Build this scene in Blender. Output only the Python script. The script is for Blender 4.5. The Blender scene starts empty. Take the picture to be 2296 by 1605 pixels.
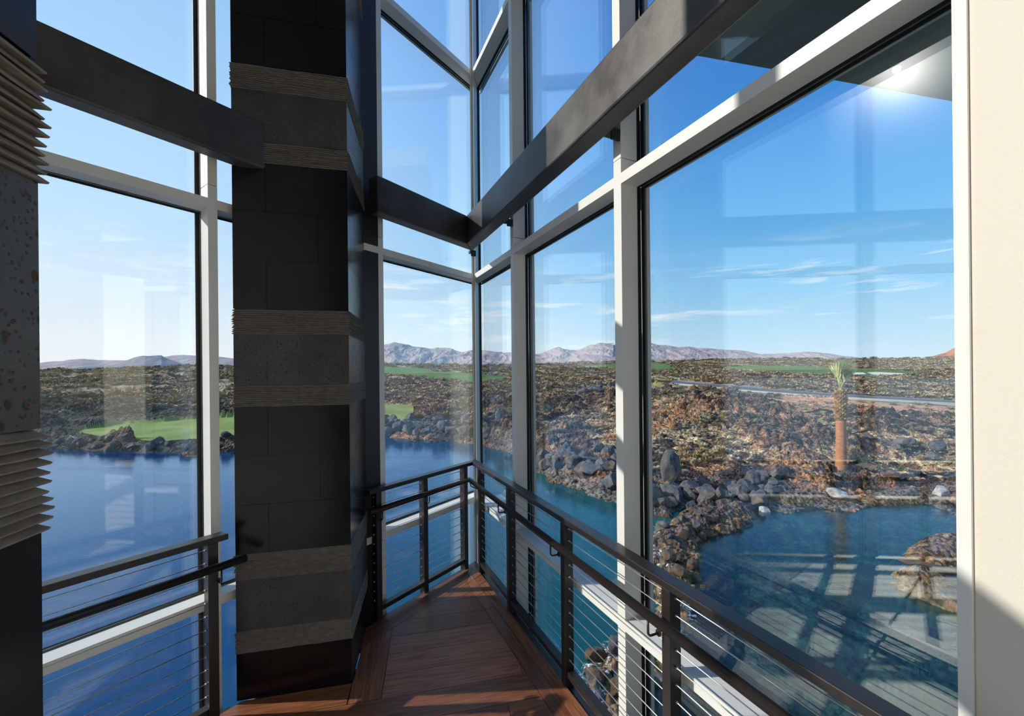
import bpy, bmesh, math, random
import numpy as np
from mathutils import Vector, Matrix
C = bpy.context.scene.collection
sc = bpy.context.scene
random.seed(7)
PI = math.pi
# ------------------------------------------------------------------ camera
F = 918.0
cam = bpy.data.cameras.new('camera'); co = bpy.data.objects.new('camera', cam); C.objects.link(co)
cam.sensor_fit = 'HORIZONTAL'; cam.sensor_width = 36.0; cam.lens = 36.0 * F / 2296
cam.shift_x = -(1170.0 - 1148.0) / 2296; cam.shift_y = (833.8 - 802.5) / 2296
cam.clip_start = 0.02; cam.clip_end = 20000
roll = math.atan(.00967)
co.matrix_world = Matrix.Translation((0, 0, 2.0)) @ Matrix.Rotation(PI / 2, 4, 'X') @ Matrix.Rotation(-roll, 4, 'Z')
sc.camera = co
sc.view_settings.view_transform = 'Standard'; sc.view_settings.look = 'None'
sc.view_settings.gamma = 1; sc.view_settings.use_curve_mapping = False
sc.view_settings.exposure = 0.0
sc.cycles.transparent_max_bounces = 16
sc.cycles.max_bounces = 7
sc.cycles.diffuse_bounces = 4
sc.cycles.glossy_bounces = 4
sc.cycles.volume_bounces = 0
sc.cycles.use_adaptive_sampling = True
sc.cycles.adaptive_threshold = .08
sc.cycles.adaptive_min_samples = 12
sc.cycles.use_denoising = True
sc.cycles.caustics_reflective = False
sc.cycles.caustics_refractive = False
sc.cycles.sample_clamp_indirect = 6
# ------------------------------------------------------------------ sun
SUN = Vector((-0.8801, -0.0461, 0.4726)).normalized()
sl = bpy.data.lights.new('sun', 'SUN'); sl.energy = 4.7; sl.angle = math.radians(.53); sl.color = (1, .93, .84)
so = bpy.data.objects.new('sun', sl); C.objects.link(so); so.location = (-40, 0, 40)
so.rotation_euler = SUN.to_track_quat('Z', 'Y').to_euler()

# ------------------------------------------------------------------ node helpers
def lin(r, g, b):
    f = lambda c: ((c / 255 + .055) / 1.055) ** 2.4 if c > 10 else c / 255 / 12.92
    return (f(r), f(g), f(b), 1)
class N:
    def __init__(s, tree): s.t = tree; s.n = tree.nodes; s.l = tree.links
    def new(s, typ, **kw):
        nd = s.n.new(typ)
        for k, v in kw.items():
            if k.startswith('_'): setattr(nd, k[1:], v)
        return nd
    def link(s, a, b): s.l.new(a, b)
    def math(s, op, a, b=None, c=None, clamp=False):
        nd = s.n.new('ShaderNodeMath'); nd.operation = op; nd.use_clamp = clamp
        for i, v in enumerate((a, b, c)):
            if v is None: continue
            if isinstance(v, (int, float)): nd.inputs[i].default_value = v
            else: s.l.new(v, nd.inputs[i])
        return nd.outputs[0]
    def mix(s, fac, a, b, blend='MIX'):
        nd = s.n.new('ShaderNodeMix'); nd.data_type = 'RGBA'; nd.blend_type = blend
        for i, v in ((0, fac), (6, a), (7, b)):
            if isinstance(v, (int, float)): nd.inputs[i].default_value = v
            elif isinstance(v, tuple): nd.inputs[i].default_value = v if len(v) == 4 else (*v, 1)
            else: s.l.new(v, nd.inputs[i])
        return nd.outputs[2]
    def noise(s, vec, scale, detail=4, rough=.55, out=0, dist=0):
        nd = s.n.new('ShaderNodeTexNoise'); nd.inputs['Scale'].default_value = scale
        nd.inputs['Detail'].default_value = detail; nd.inputs['Roughness'].default_value = rough
        nd.inputs['Distortion'].default_value = dist
        if vec is not None: s.l.new(vec, nd.inputs['Vector'])
        return nd.outputs[out]
    def voro(s, vec, scale, out='Distance', feature='F1'):
        nd = s.n.new('ShaderNodeTexVoronoi'); nd.feature = feature; nd.inputs['Scale'].default_value = scale
        if vec is not None: s.l.new(vec, nd.inputs['Vector'])
        return nd.outputs[out]
    def ramp(s, fac, stops, interp='LINEAR'):
        nd = s.n.new('ShaderNodeValToRGB'); nd.color_ramp.interpolation = interp; e = nd.color_ramp.elements
        while len(e) < len(stops): e.new(.5)
        for i, (p, c) in enumerate(stops):
            e[i].position = p; e[i].color = c if isinstance(c, tuple) and len(c) == 4 else ((c, c, c, 1) if not isinstance(c, tuple) else (*c, 1))
        s.l.new(fac, nd.inputs[0]); return nd.outputs[0]
    def mapr(s, v, a, b, c=0., d=1., smooth=False):
        nd = s.n.new('ShaderNodeMapRange'); nd.clamp = True
        if smooth: nd.interpolation_type = 'SMOOTHSTEP'
        for i, x in enumerate((v, a, b, c, d)):
            if isinstance(x, (int, float)): nd.inputs[i].default_value = x
            else: s.l.new(x, nd.inputs[i])
        return nd.outputs[0]
    def vmul(s, vec, xyz):
        nd = s.n.new('ShaderNodeVectorMath'); nd.operation = 'MULTIPLY'; nd.inputs[1].default_value = xyz; s.l.new(vec, nd.inputs[0]); return nd.outputs[0]
    def bump(s, h, strength=.3, dist=.01, normal=None):
        nd = s.n.new('ShaderNodeBump'); nd.inputs['Strength'].default_value = strength; nd.inputs['Distance'].default_value = dist
        s.l.new(h, nd.inputs['Height'])
        if normal is not None: s.l.new(normal, nd.inputs['Normal'])
        return nd.outputs[0]
# ------------------------------------------------------------------ sky
w = bpy.data.worlds.new('sky'); sc.world = w; w.use_nodes = True; w.node_tree.nodes.clear()
n = N(w.node_tree)
tc = n.new('ShaderNodeTexCoord'); sep = n.new('ShaderNodeSeparateXYZ'); n.link(tc.outputs['Generated'], sep.inputs[0])
X, Y, Z = sep.outputs
hl = n.math('SQRT', n.math('ADD', n.math('MULTIPLY', X, X), n.math('MULTIPLY', Y, Y)))
sd = n.math('DIVIDE', n.math('ADD', n.math('MULTIPLY', X, -.9974), n.math('MULTIPLY', Y, -.0724)), n.math('MAXIMUM', hl, .001))
away = n.ramp(Z, [(0, lin(205, 226, 238)), (.05, lin(178, 214, 236)), (.16, lin(130, 192, 232)), (.3, lin(90, 165, 224)), (.5, lin(62, 132, 208)), (.75, lin(44, 104, 190))])
near = n.ramp(Z, [(0, lin(246, 247, 250)), (.08, lin(232, 242, 252)), (.25, lin(192, 223, 250)), (.5, lin(165, 206, 246)), (.8, lin(130, 182, 236))])
f = n.mapr(sd, -.65, .7, 0, 1, True)
col = n.mix(f, away, near)
cv = n.vmul(tc.outputs['Generated'], (3.0, 3.0, 26))
cl = n.noise(cv, 1.35, 6, .62, dist=.4)
m1 = n.mapr(cl, .53, .70, 0, 1)
band = n.math('MULTIPLY', n.mapr(Z, .03, .09), n.mapr(Z, .27, .2))
m1 = n.math('MULTIPLY', n.math('MULTIPLY', m1, band), .75)
col = n.mix(m1, col, lin(250, 250, 252))
col = n.mix(n.mapr(Z, -.002, -.03), col, (.10, .085, .07, 1))
bg = n.new('ShaderNodeBackground'); n.link(col, bg.inputs[0]); bg.inputs[1].default_value = 1.28
wo = n.new('ShaderNodeOutputWorld'); n.link(bg.outputs[0], wo.inputs[0])

# ------------------------------------------------------------------ materials
MATS = {}
def mat(name, color=(.5, .5, .5), rough=.5, metal=0., build=None, spec=.5, coat=0):
    m = bpy.data.materials.new(name); m.use_nodes = True; nt = m.node_tree; nt.nodes.clear(); k = N(nt)
    b = k.new('ShaderNodeBsdfPrincipled'); o = k.new('ShaderNodeOutputMaterial'); k.link(b.outputs[0], o.inputs[0])
    b.inputs['Base Color'].default_value = (*color[:3], 1); b.inputs['Roughness'].default_value = rough; b.inputs['Metallic'].default_value = metal
    b.inputs['Specular IOR Level'].default_value = spec; b.inputs['Coat Weight'].default_value = coat
    if build:
        t = k.new('ShaderNodeTexCoord'); build(k, b, t.outputs['Object'])
    MATS[name] = m; return m
def ap(k, b, key, v): k.link(v, b.inputs[key])
def varied(c1, c2, scale, bscale=40, bs=.2, bd=.004):
    def f(k, b, v):
        ap(k, b, 'Base Color', k.mix(k.mapr(k.noise(v, scale, 5), .35, .65), (*c1, 1), (*c2, 1)))
        ap(k, b, 'Normal', k.bump(k.noise(v, bscale, 4), bs, bd))
    return f
mat('white_aluminium', (.80, .79, .75), .42, 0, varied((.79, .78, .74), (.82, .81, .77), 3, 200, .05, .001))
mat('black_gasket', (.012, .013, .014), .45)
mat('bronze_steel', (.035, .027, .025), .38, .2, varied((.026, .020, .018), (.034, .026, .023), 6, 260, .12, .0008))
mat('cable_steel', (.62, .60, .56), .28, .9)
def beamf(k, b, v):
    a = k.noise(v, 3.2, 5, .6); c = k.noise(v, 160, 3, .7)
    cc = k.mix(k.mapr(a, .36, .66), (.050, .044, .041, 1), (.10, .092, .087, 1))
    cc = k.mix(k.mapr(c, .58, .75, 0, .6), cc, (.2, .19, .19, 1))
    ap(k, b, 'Base Color', cc); ap(k, b, 'Roughness', k.mapr(a, .3, .7, .34, .52))
    ap(k, b, 'Normal', k.bump(c, .12, .0012, k.bump(k.noise(v, 14, 4), .12, .004)))
mat('mill_steel', (.07, .06, .06), .45, .35, beamf)
def smoothst(k, b, v):
    ap(k, b, 'Base Color', k.mix(k.mapr(k.noise(v, 2.2, 6), .3, .7), (.005, .005, .0065, 1), (.010, .0095, .0105, 1)))
    ap(k, b, 'Normal', k.bump(k.noise(v, 320, 3), .04, .0003)); ap(k, b, 'Roughness', k.mapr(k.noise(v, 9, 3), .3, .7, .18, .26))
mat('honed_basalt', (.02, .02, .021), .28, 0, smoothst, .34)
def pitted(k, b, v):
    big = k.mapr(k.voro(k.vmul(v, (1, 1, .75)), 52), .19, .30, 1, 0); bigm = k.mapr(k.noise(v, 17, 3), .46, .52)
    sm = k.mapr(k.voro(v, 120), .2, .32, 1, 0); smm = k.mapr(k.noise(v, 60, 2), .44, .56)
    p = k.math('MAXIMUM', k.math('MULTIPLY', big, bigm), k.math('MULTIPLY', sm, smm))
    base = k.mix(k.mapr(k.noise(v, 5, 6), .35, .65), (.040, .039, .041, 1), (.066, .064, .063, 1))
    brown = k.mix(k.noise(v, 30, 2), (.010, .008, .007, 1), (.10, .06, .035, 1))
    ap(k, b, 'Base Color', k.mix(p, base, brown)); ap(k, b, 'Roughness', k.mapr(p, 0, 1, .38, .8))
    ap(k, b, 'Normal', k.bump(k.math('SUBTRACT', 1, p), .7, .004, k.bump(k.noise(v, 300, 3), .2, .001)))
mat('pitted_basalt', (.06, .06, .06), .4, 0, pitted, .35)
def rough_st(k, b, v):
    a = k.noise(k.vmul(v, (1, 1, 3)), 22, 6, .65)
    ap(k, b, 'Base Color', k.mix(k.mapr(a, .32, .68), (.115, .10, .082, 1), (.205, .18, .148, 1)))
    ap(k, b, 'Normal', k.bump(a, .35, .003)); b.inputs['Roughness'].default_value = .85
mat('split_basalt', (.1, .09, .07), .85, 0, rough_st)
def plaster(k, b, v):
    ap(k, b, 'Base Color', k.mix(k.noise(v, 3), (.70, .645, .565, 1), (.72, .67, .59, 1)))
    ap(k, b, 'Normal', k.bump(k.noise(v, 90, 3, .5), .35, .003)); b.inputs['Roughness'].default_value = .6
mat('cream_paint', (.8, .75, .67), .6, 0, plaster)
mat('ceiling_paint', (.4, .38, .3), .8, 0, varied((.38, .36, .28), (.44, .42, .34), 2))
def wood(k, b, v):
    uv = k.new('ShaderNodeUVMap'); at = k.new('ShaderNodeAttribute'); at.attribute_name = 'tone'
    u = uv.outputs[0]
    g1 = k.noise(k.vmul(u, (1.3, 22, 1)), 2.2, 6, .6, dist=1.2); g2 = k.noise(k.vmul(u, (3, 120, 1)), 2.0, 3)
    c = k.ramp(g1, [(.22, (.10, .034, .018)), (.42, (.26, .098, .046)), (.6, (.40, .160, .076)), (.8, (.50, .225, .115))])
    c = k.mix(k.mapr(g2, .4, .7, 0, .45), c, (.075, .022, .010, 1))
    kn = k.mapr(k.voro(k.vmul(u, (.9, 5, 1)), 1.1), .03, .16, .6, 0)
    c = k.mix(kn, c, (.035, .012, .007, 1))
    c = k.mix(1, c, at.outputs['Color'], 'MULTIPLY')
    ap(k, b, 'Base Color', c); ap(k, b, 'Roughness', k.mapr(g1, .3, .7, .3, .42)); ap(k, b, 'Normal', k.bump(g2, .15, .0008))
mat('walnut', (.2, .07, .03), .42, 0, wood, .35)
def tile(k, b, v):
    at = k.new('ShaderNodeAttribute'); at.attribute_name = 'tone'
    c = k.mix(k.mapr(k.noise(v, 2.3, 6), .3, .7), (.66, .64, .56, 1), (.78, .76, .69, 1))
    ap(k, b, 'Base Color', k.mix(1, c, at.outputs['Color'], 'MULTIPLY')); b.inputs['Roughness'].default_value = .45
mat('stone_tile', (.7, .68, .6), .45, 0, tile)
mat('grout', (.12, .11, .10), .9)
mat('concrete', (.35, .34, .31), .8, 0, varied((.3, .29, .27), (.42, .40, .37), 1.5))

def schlick(k, f0, normal=None):
    g = k.new('ShaderNodeNewGeometry'); d = k.new('ShaderNodeVectorMath'); d.operation = 'DOT_PRODUCT'
    k.link(g.outputs['Incoming'], d.inputs[0]); k.link(normal if normal is not None else g.outputs['Normal'], d.inputs[1])
    c = k.math('SUBTRACT', 1, k.math('ABSOLUTE', d.outputs['Value']), clamp=True)
    return k.math('ADD', f0, k.math('MULTIPLY', 1 - f0, k.math('POWER', c, 5)), clamp=True)
def glass():
    m = bpy.data.materials.new('window_glass'); m.use_nodes = True; nt = m.node_tree; nt.nodes.clear(); k = N(nt)
    o = k.new('ShaderNodeOutputMaterial'); t = k.new('ShaderNodeBsdfTransparent'); t.inputs[0].default_value = (.965, .98, .975, 1)
    g = k.new('ShaderNodeBsdfGlossy'); g.inputs['Roughness'].default_value = 0; g.inputs[0].default_value = (.95, 1, .97, 1)
    mx = k.new('ShaderNodeMixShader'); k.link(schlick(k, .07), mx.inputs[0]); k.link(t.outputs[0], mx.inputs[1]); k.link(g.outputs[0], mx.inputs[2])
    du = k.new('ShaderNodeBsdfGlossy'); du.inputs['Roughness'].default_value = .17; m2 = k.new('ShaderNodeMixShader'); m2.inputs[0].default_value = .0022
    k.link(mx.outputs[0], m2.inputs[1]); k.link(du.outputs[0], m2.inputs[2]); k.link(m2.outputs[0], o.inputs[0])
    MATS['window_glass'] = m
glass()
def water(name, deep, shallow_tint, body, ws, bs, gt):
    m = bpy.data.materials.new(name); m.use_nodes = True; nt = m.node_tree; nt.nodes.clear(); k = N(nt)
    o = k.new('ShaderNodeOutputMaterial'); tcn = k.new('ShaderNodeTexCoord'); v = tcn.outputs['Object']
    h = k.math('ADD', k.noise(v, ws, 3, .6), k.math('MULTIPLY', k.noise(v, ws * 4.3, 2), .3))
    bn = k.bump(h, bs, .02)
    t = k.new('ShaderNodeBsdfTransparent'); t.inputs[0].default_value = shallow_tint
    d = k.new('ShaderNodeBsdfDiffuse'); d.inputs[0].default_value = body
    if name == 'lake_water':
        sx = k.new('ShaderNodeSeparateXYZ'); k.link(v, sx.inputs[0]); k.link(k.mix(k.mapr(k.math('ADD', sx.outputs[0], k.math('MULTIPLY', k.noise(v, .4, 4), 3)), -6, 2.5), body, k.mix(k.noise(v, 3.5, 5, .7), (.008, .085, .14, 1), (.02, .20, .18, 1))), d.inputs[0])
    mb = k.new('ShaderNodeMixShader'); mb.inputs[0].default_value = deep; k.link(t.outputs[0], mb.inputs[1]); k.link(d.outputs[0], mb.inputs[2])
    g = k.new('ShaderNodeBsdfGlossy'); g.inputs['Roughness'].default_value = .03; g.inputs[0].default_value = gt; k.link(bn, g.inputs['Normal'])
    mx = k.new('ShaderNodeMixShader'); k.link(schlick(k, .022, bn), mx.inputs[0]); k.link(mb.outputs[0], mx.inputs[1]); k.link(g.outputs[0], mx.inputs[2])
    k.link(mx.outputs[0], o.inputs[0]); MATS[name] = m
water('lake_water', .6, (.06, .46, .50, 1), (.003, .075, .22, 1), 5, .3, (.62, .80, 1, 1))
water('pond_water', .10, (.34, .58, .58, 1), (.015, .055, .07, 1), 7, .3, (.85, .92, 1, 1))
def ground(k, b, v):
    at = k.new('ShaderNodeAttribute'); at.attribute_name = 'Col'
    ar = k.new('ShaderNodeAttribute'); ar.attribute_name = 'rub'
    cell = k.voro(v, 4.2, 'Color'); sp = k.new('ShaderNodeSeparateColor'); k.link(cell, sp.inputs[0])
    cell2 = k.voro(v, 11, 'Color'); sp2 = k.new('ShaderNodeSeparateColor'); k.link(cell2, sp2.inputs[0])
    br = k.math('ADD', k.math('MULTIPLY', sp.outputs[0], .5), k.math('MULTIPLY', sp2.outputs[0], .5))
    mul = k.mapr(br, .15, .85, .28, 2.15)
    mul = k.math('ADD', k.math('MULTIPLY', mul, ar.outputs['Fac']), k.math('SUBTRACT', 1, ar.outputs['Fac']))
    mul = k.math('MULTIPLY', mul, k.mapr(k.noise(v, 1.6, 8, .7), .3, .7, .62, 1.45))
    cmb = k.new('ShaderNodeCombineColor')
    for i in range(3): k.link(mul, cmb.inputs[i])
    ap(k, b, 'Base Color', k.mix(1, at.outputs['Color'], cmb.outputs[0], 'MULTIPLY'))
    hgt = k.math('SUBTRACT', 1, k.voro(v, 6.5)); hg = k.math('ADD', hgt, k.math('MULTIPLY', k.noise(v, 9, 5, .7), .7))
    bn = k.new('ShaderNodeBump'); bn.inputs['Distance'].default_value = .16; k.link(hg, bn.inputs['Height'])
    k.link(k.math('MULTIPLY', ar.outputs['Fac'], .8), bn.inputs['Strength']); ap(k, b, 'Normal', bn.outputs[0]); b.inputs['Roughness'].default_value = .95
mat('lava_ground', (.1, .08, .07), .95, 0, ground, .15)
def turf(k, b, v):
    c = k.mix(k.mapr(k.noise(v, .22, 5), .35, .65), (.19, .25, .055, 1), (.33, .37, .12, 1))
    ap(k, b, 'Base Color', k.mix(k.mapr(k.noise(v, 9, 3), .4, .7, 0, .3), c, (.10, .18, .03, 1)))
    ap(k, b, 'Normal', k.bump(k.noise(v, 14, 4), .5, .03)); b.inputs['Roughness'].default_value = .9
mat('turf', (.2, .3, .06), .9, 0, turf, .1)
def turf2(k, b, v):
    ap(k, b, 'Base Color', k.mix(k.mapr(k.noise(v, .05, 5), .35, .65), (.08, .16, .035, 1), (.15, .23, .06, 1))); b.inputs['Roughness'].default_value = .95
mat('far_turf', (.08, .16, .04), .95, 0, turf2, .1)
mat('dry_turf', (.33, .30, .10), .95, 0, varied((.30, .27, .09), (.38, .34, .12), .5), .1)
mat('bunker_sand', (.78, .72, .60), .9, 0, varied((.75, .69, .57), (.82, .76, .64), .5), .1)
mat('asphalt', (.11, .11, .115), 1.0, 0, varied((.10, .10, .104), (.13, .13, .134), 3, 30, .3, .01))
mat('kerb_concrete', (.42, .40, .36), .9)
def boulder(k, b, v):
    oi = k.new('ShaderNodeObjectInfo'); g = k.new('ShaderNodeNewGeometry')
    base = k.mix(k.mapr(k.noise(v, 2.2, 6, .65), .35, .65), (.075, .075, .082, 1), (.19, .18, .175, 1))
    rust = k.mapr(k.noise(v, 1.1, 4), .5, .62, 0, .8); base = k.mix(k.math('MULTIPLY', rust, oi.outputs['Random']), base, (.26, .15, .085, 1))
    ap(k, b, 'Base Color', base); ap(k, b, 'Normal', k.bump(k.noise(v, 9, 6, .7), .8, .05)); b.inputs['Roughness'].default_value = .9
mat('basalt_boulder', (.15, .14, .14), .9, 0, boulder, .2)
def wetrock(k, b, v):
    base = k.mix(k.mapr(k.noise(v, 2, 6, .65), .35, .65), (.05, .035, .022, 1), (.22, .12, .05, 1))
    ap(k, b, 'Base Color', base); ap(k, b, 'Normal', k.bump(k.noise(v, 7, 6, .7), .8, .05)); b.inputs['Roughness'].default_value = .35
mat('wet_rock', (.15, .1, .05), .35, 0, wetrock)
def pale(k, b, v):
    ap(k, b, 'Base Color', k.mix(k.mapr(k.noise(v, 2, 6), .35, .65), (.3, .28, .25, 1), (.68, .66, .62, 1))); ap(k, b, 'Normal', k.bump(k.noise(v, 9, 6, .7), .8, .05)); b.inputs['Roughness'].default_value = .9
mat('pale_rock', (.5, .5, .46), .9, 0, pale)
def foam(k, b, v):
    ap(k, b, 'Alpha', k.mapr(k.noise(v, 5, 8, .8), .54, .60)); b.inputs['Roughness'].default_value = .5
mat('foam', (.85, .88, .9), .5, 0, foam)
def clump(c1, c2):
    def f(k, b, v):
        oi = k.new('ShaderNodeObjectInfo')
        c = k.mix(oi.outputs['Random'], (*c1, 1), (*c2, 1)); ap(k, b, 'Base Color', k.mix(k.mapr(k.noise(v, 3, 2), .4, .7, 0, .4), c, (c1[0] * .5, c1[1] * .5, c1[2] * .5, 1))); b.inputs['Roughness'].default_value = .9
    return f
mat('straw', (.5, .36, .16), .9, 0, clump((.40, .28, .14), (.60, .47, .28)), .1)
mat('sage', (.3, .28, .2), .9, 0, clump((.27, .23, .16), (.42, .38, .28)), .1)
mat('green_shrub', (.15, .2, .06), .9, 0, clump((.13, .17, .05), (.3, .32, .1)), .1)
def bark(k, b, v):
    a = k.noise(k.vmul(v, (2, 2, 14)), 2, 4)
    ap(k, b, 'Base Color', k.mix(k.mapr(a, .35, .65), (.36, .13, .055, 1), (.58, .26, .11, 1))); ap(k, b, 'Normal', k.bump(a, .5, .02)); b.inputs['Roughness'].default_value = .85
mat('palm_bark', (.5, .2, .09), .85, 0, bark, .2)
mat('palm_boots', (.35, .2, .07), .9, 0, varied((.18, .085, .03), (.60, .38, .14), 5), .2)
mat('palm_frond', (.3, .36, .12), .7, 0, varied((.30, .38, .12), (.68, .68, .34), 2), .3)
def mount(k, b, v):
    a = k.noise(v, .006, 8, .65)
    ap(k, b, 'Base Color', k.mix(k.mapr(a, .35, .65), (.30, .235, .245, 1), (.58, .455, .41, 1))); b.inputs['Roughness'].default_value = 1
mat('mountain_rock', (.4, .32, .3), 1, 0, mount, 0)
def mount2(k, b, v):
    a = k.noise(v, .01, 8, .65)
    ap(k, b, 'Base Color', k.mix(k.mapr(a, .35, .65), (.15, .14, .17, 1), (.3, .27, .28, 1))); b.inputs['Roughness'].default_value = 1
mat('mesa_rock', (.2, .2, .2), 1, 0, mount2, 0)
mat('red_rock', (.5, .2, .1), 1, 0, varied((.38, .13, .06), (.55, .24, .13), .05), 0)
mat('flag_white', (.8, .8, .8), .8)
M = MATS
# ------------------------------------------------------------------ object helpers
def link(name, me, m=None, parent=None, kind=None):
    o = bpy.data.objects.new(name, me); C.objects.link(o)
    if m is not None and not me.materials: me.materials.append(m if not isinstance(m, str) else M[m])
    if parent is not None: o.parent = parent
    if kind: o['kind'] = kind
    return o
def empty(name, loc=(0, 0, 0)):
    o = bpy.data.objects.new(name, None); C.objects.link(o); o.location = loc; o.empty_display_size = .1; return o
def tag(o, label=None, cat=None, group=None, kind=None):
    if label: o['label'] = label
    if cat: o['category'] = cat
    if group: o['group'] = group
    if kind: o['kind'] = kind
    return o
class MB:
    def __init__(s): s.bm = bmesh.new()
    def quadbox(s, pts8):
        v = [s.bm.verts.new(p) for p in pts8]
        for f in ((0, 3, 2, 1), (4, 5, 6, 7), (0, 1, 5, 4), (1, 2, 6, 5), (2, 3, 7, 6), (3, 0, 4, 7)): s.bm.faces.new([v[i] for i in f])
        return v
    def box(s, x0, x1, y0, y1, z0, z1, fr=None):
        P = [(x0, y0, z0), (x1, y0, z0), (x1, y1, z0), (x0, y1, z0), (x0, y0, z1), (x1, y0, z1), (x1, y1, z1), (x0, y1, z1)]
        if fr: P = [fr(*p) for p in P]
        return s.quadbox(P)
    def prism(s, poly, z0, z1):
        a = [s.bm.verts.new((p[0], p[1], z0)) for p in poly]; b = [s.bm.verts.new((p[0], p[1], z1)) for p in poly]
        k = len(poly); s.bm.faces.new(a[::-1]); s.bm.faces.new(b)
        for i in range(k): s.bm.faces.new((a[i], a[(i + 1) % k], b[(i + 1) % k], b[i]))
    def tube(s, pts, r, seg=12, cap=True):
        pts = [Vector(p) for p in pts]; rings = []
        rr = r if isinstance(r, (list, tuple)) else [r] * len(pts)
        for i, p in enumerate(pts):
            d0 = (p - pts[i - 1]).normalized() if i else None; d1 = (pts[i + 1] - p).normalized() if i < len(pts) - 1 else None
            d = (d0 + d1).normalized() if d0 is not None and d1 is not None else (d0 or d1)
            up = Vector((0, 0, 1)) if abs(d.z) < .9 else Vector((1, 0, 0))
            a = d.cross(up).normalized(); b = a.cross(d).normalized()
            k = 1 / max(.3, d.dot(d1 if d1 is not None else d0))
            ring = []
            for j in range(seg):
                t = 2 * PI * j / seg; off = a * math.cos(t) * rr[i] * (k if abs(d.z) < .5 else 1) + b * math.sin(t) * rr[i]
                ring.append(s.bm.verts.new(p + off))
            rings.append(ring)
        for i in range(len(rings) - 1):
            for j in range(seg): s.bm.faces.new((rings[i][j], rings[i][(j + 1) % seg], rings[i + 1][(j + 1) % seg], rings[i + 1][j])).smooth = True
        if cap: s.bm.faces.new(rings[0][::-1]); s.bm.faces.new(rings[-1])
    def build(s, name, m=None, parent=None, kind=None, bevel=0):
        if bevel:
            bmesh.ops.bevel(s.bm, geom=list(s.bm.edges), offset=bevel, segments=2, affect='EDGES', profile=.5)
        bmesh.ops.recalc_face_normals(s.bm, faces=s.bm.faces)
        me = bpy.data.meshes.new(name); s.bm.to_mesh(me); s.bm.free()
        return link(name, me, m, parent, kind)
# plan frames: R = right glass wall, L = left glass wall, G = building grid
aR = math.radians(-25.15); aL = math.radians(34.5); aG = math.radians(77.5)
dR = (math.sin(aR), math.cos(aR)); nR = (math.cos(aR), -math.sin(aR))
dL = (math.sin(aL), math.cos(aL)); nL = (-math.cos(aL), math.sin(aL))
dC = (math.sin(aG), math.cos(aG)); dD = (-dC[1], dC[0])
def fR(t, p, z): return (p * nR[0] + t * dR[0], p * nR[1] + t * dR[1], z)
def fL(t, p, z): return (p * nL[0] + t * dL[0], p * nL[1] + t * dL[1], z)
def fG(c, d, z): return (c * dC[0] + d * dD[0], c * dC[1] + d * dD[1], z)
def cross(pr, pl):
    A = np.array([nR, nL]); return tuple(np.linalg.solve(A, [pr, pl]))
def tR(P): return P[0] * dR[0] + P[1] * dR[1]
def tL(P): return P[0] * dL[0] + P[1] * dL[1]
def attr_col(me, name, vals):
    a = me.attributes.new(name, 'FLOAT_COLOR', 'POINT'); a.data.foreach_set('color', np.asarray(vals, dtype=np.float32).ravel())

# ------------------------------------------------------------------ floor
def clip(poly, nx, ny, c):       # keep nx*x+ny*y <= c
    out = []
    for i in range(len(poly)):
        a, b = poly[i], poly[(i + 1) % len(poly)]; da = nx * a[0] + ny * a[1] - c; db = nx * b[0] + ny * b[1] - c
        if da <= 0: out.append(a)
        if (da < 0 < db) or (db < 0 < da):
            t = da / (da - db); out.append((a[0] + (b[0] - a[0]) * t, a[1] + (b[1] - a[1]) * t))
    return out
PR, PL, PL2 = 1.345, 2.85, 2.85
WD = 2.22                         # the wood begins at this grid line
COL = (-1.18, -.518, 2.83, 3.49)  # column in grid coordinates
def slabs(boards, z0, z1, name, m, kind='structure', parent=None, gap=.0035):
    V, Fc, UV, TN = [], [], [], []
    for poly, ax, tone in boards:
        if len(poly) < 3: continue
        cx = sum(p[0] for p in poly) / len(poly); cy = sum(p[1] for p in poly) / len(poly)
        area = sum(poly[i][0] * poly[(i + 1) % len(poly)][1] - poly[(i + 1) % len(poly)][0] * poly[i][1] for i in range(len(poly)))
        if abs(area) < 1e-4: continue
        if area < 0: poly = poly[::-1]
        pp = list(poly)
        for i in range(len(poly)):          # every edge moves in by half a joint
            a, b = poly[i], poly[(i + 1) % len(poly)]; dx, dy = b[0] - a[0], b[1] - a[1]; L = math.hypot(dx, dy)
            if L < 1e-5: continue
            nx, ny = dy / L, -dx / L; pp = clip(pp, nx, ny, nx * a[0] + ny * a[1] - gap / 2)
        if len(pp) < 3: continue
        b = len(V); k = len(pp); off = random.uniform(0, 50)
        for z in (z0, z1):
            for p in pp:
                V.append((p[0], p[1], z)); UV.append((p[0] * ax[0] + p[1] * ax[1] + off, -p[0] * ax[1] + p[1] * ax[0] + off * .37)); TN.append((tone, tone, tone, 1))
        Fc.append([b + i for i in range(k)][::-1]); Fc.append([b + k + i for i in range(k)])
        for i in range(k): Fc.append([b + i, b + (i + 1) % k, b + k + (i + 1) % k, b + k + i])
    me = bpy.data.meshes.new(name); me.from_pydata(V, [], Fc); uv = me.uv_layers.new(name='UVMap')
    li = np.zeros(len(me.loops), dtype=np.int32); me.loops.foreach_get('vertex_index', li)
    uv.data.foreach_set('uv', np.array(UV, dtype=np.float32)[li].ravel()); attr_col(me, 'tone', TN)
    return link(name, me, m, parent, kind)
BIG = [fG(-9, -6, 0)[:2], fG(4, -6, 0)[:2], fG(4, 9, 0)[:2], fG(-9, 9, 0)[:2]]
def GE(poly, c=None, d=None, s=1):   # halfplane on grid axis: s*(coord) <= s*value
    return clip(poly, s * dC[0], s * dC[1], s * c) if c is not None else clip(poly, s * dD[0], s * dD[1], s * d)
boards = []
def tone(): return random.uniform(.62, 1.3)
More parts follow.
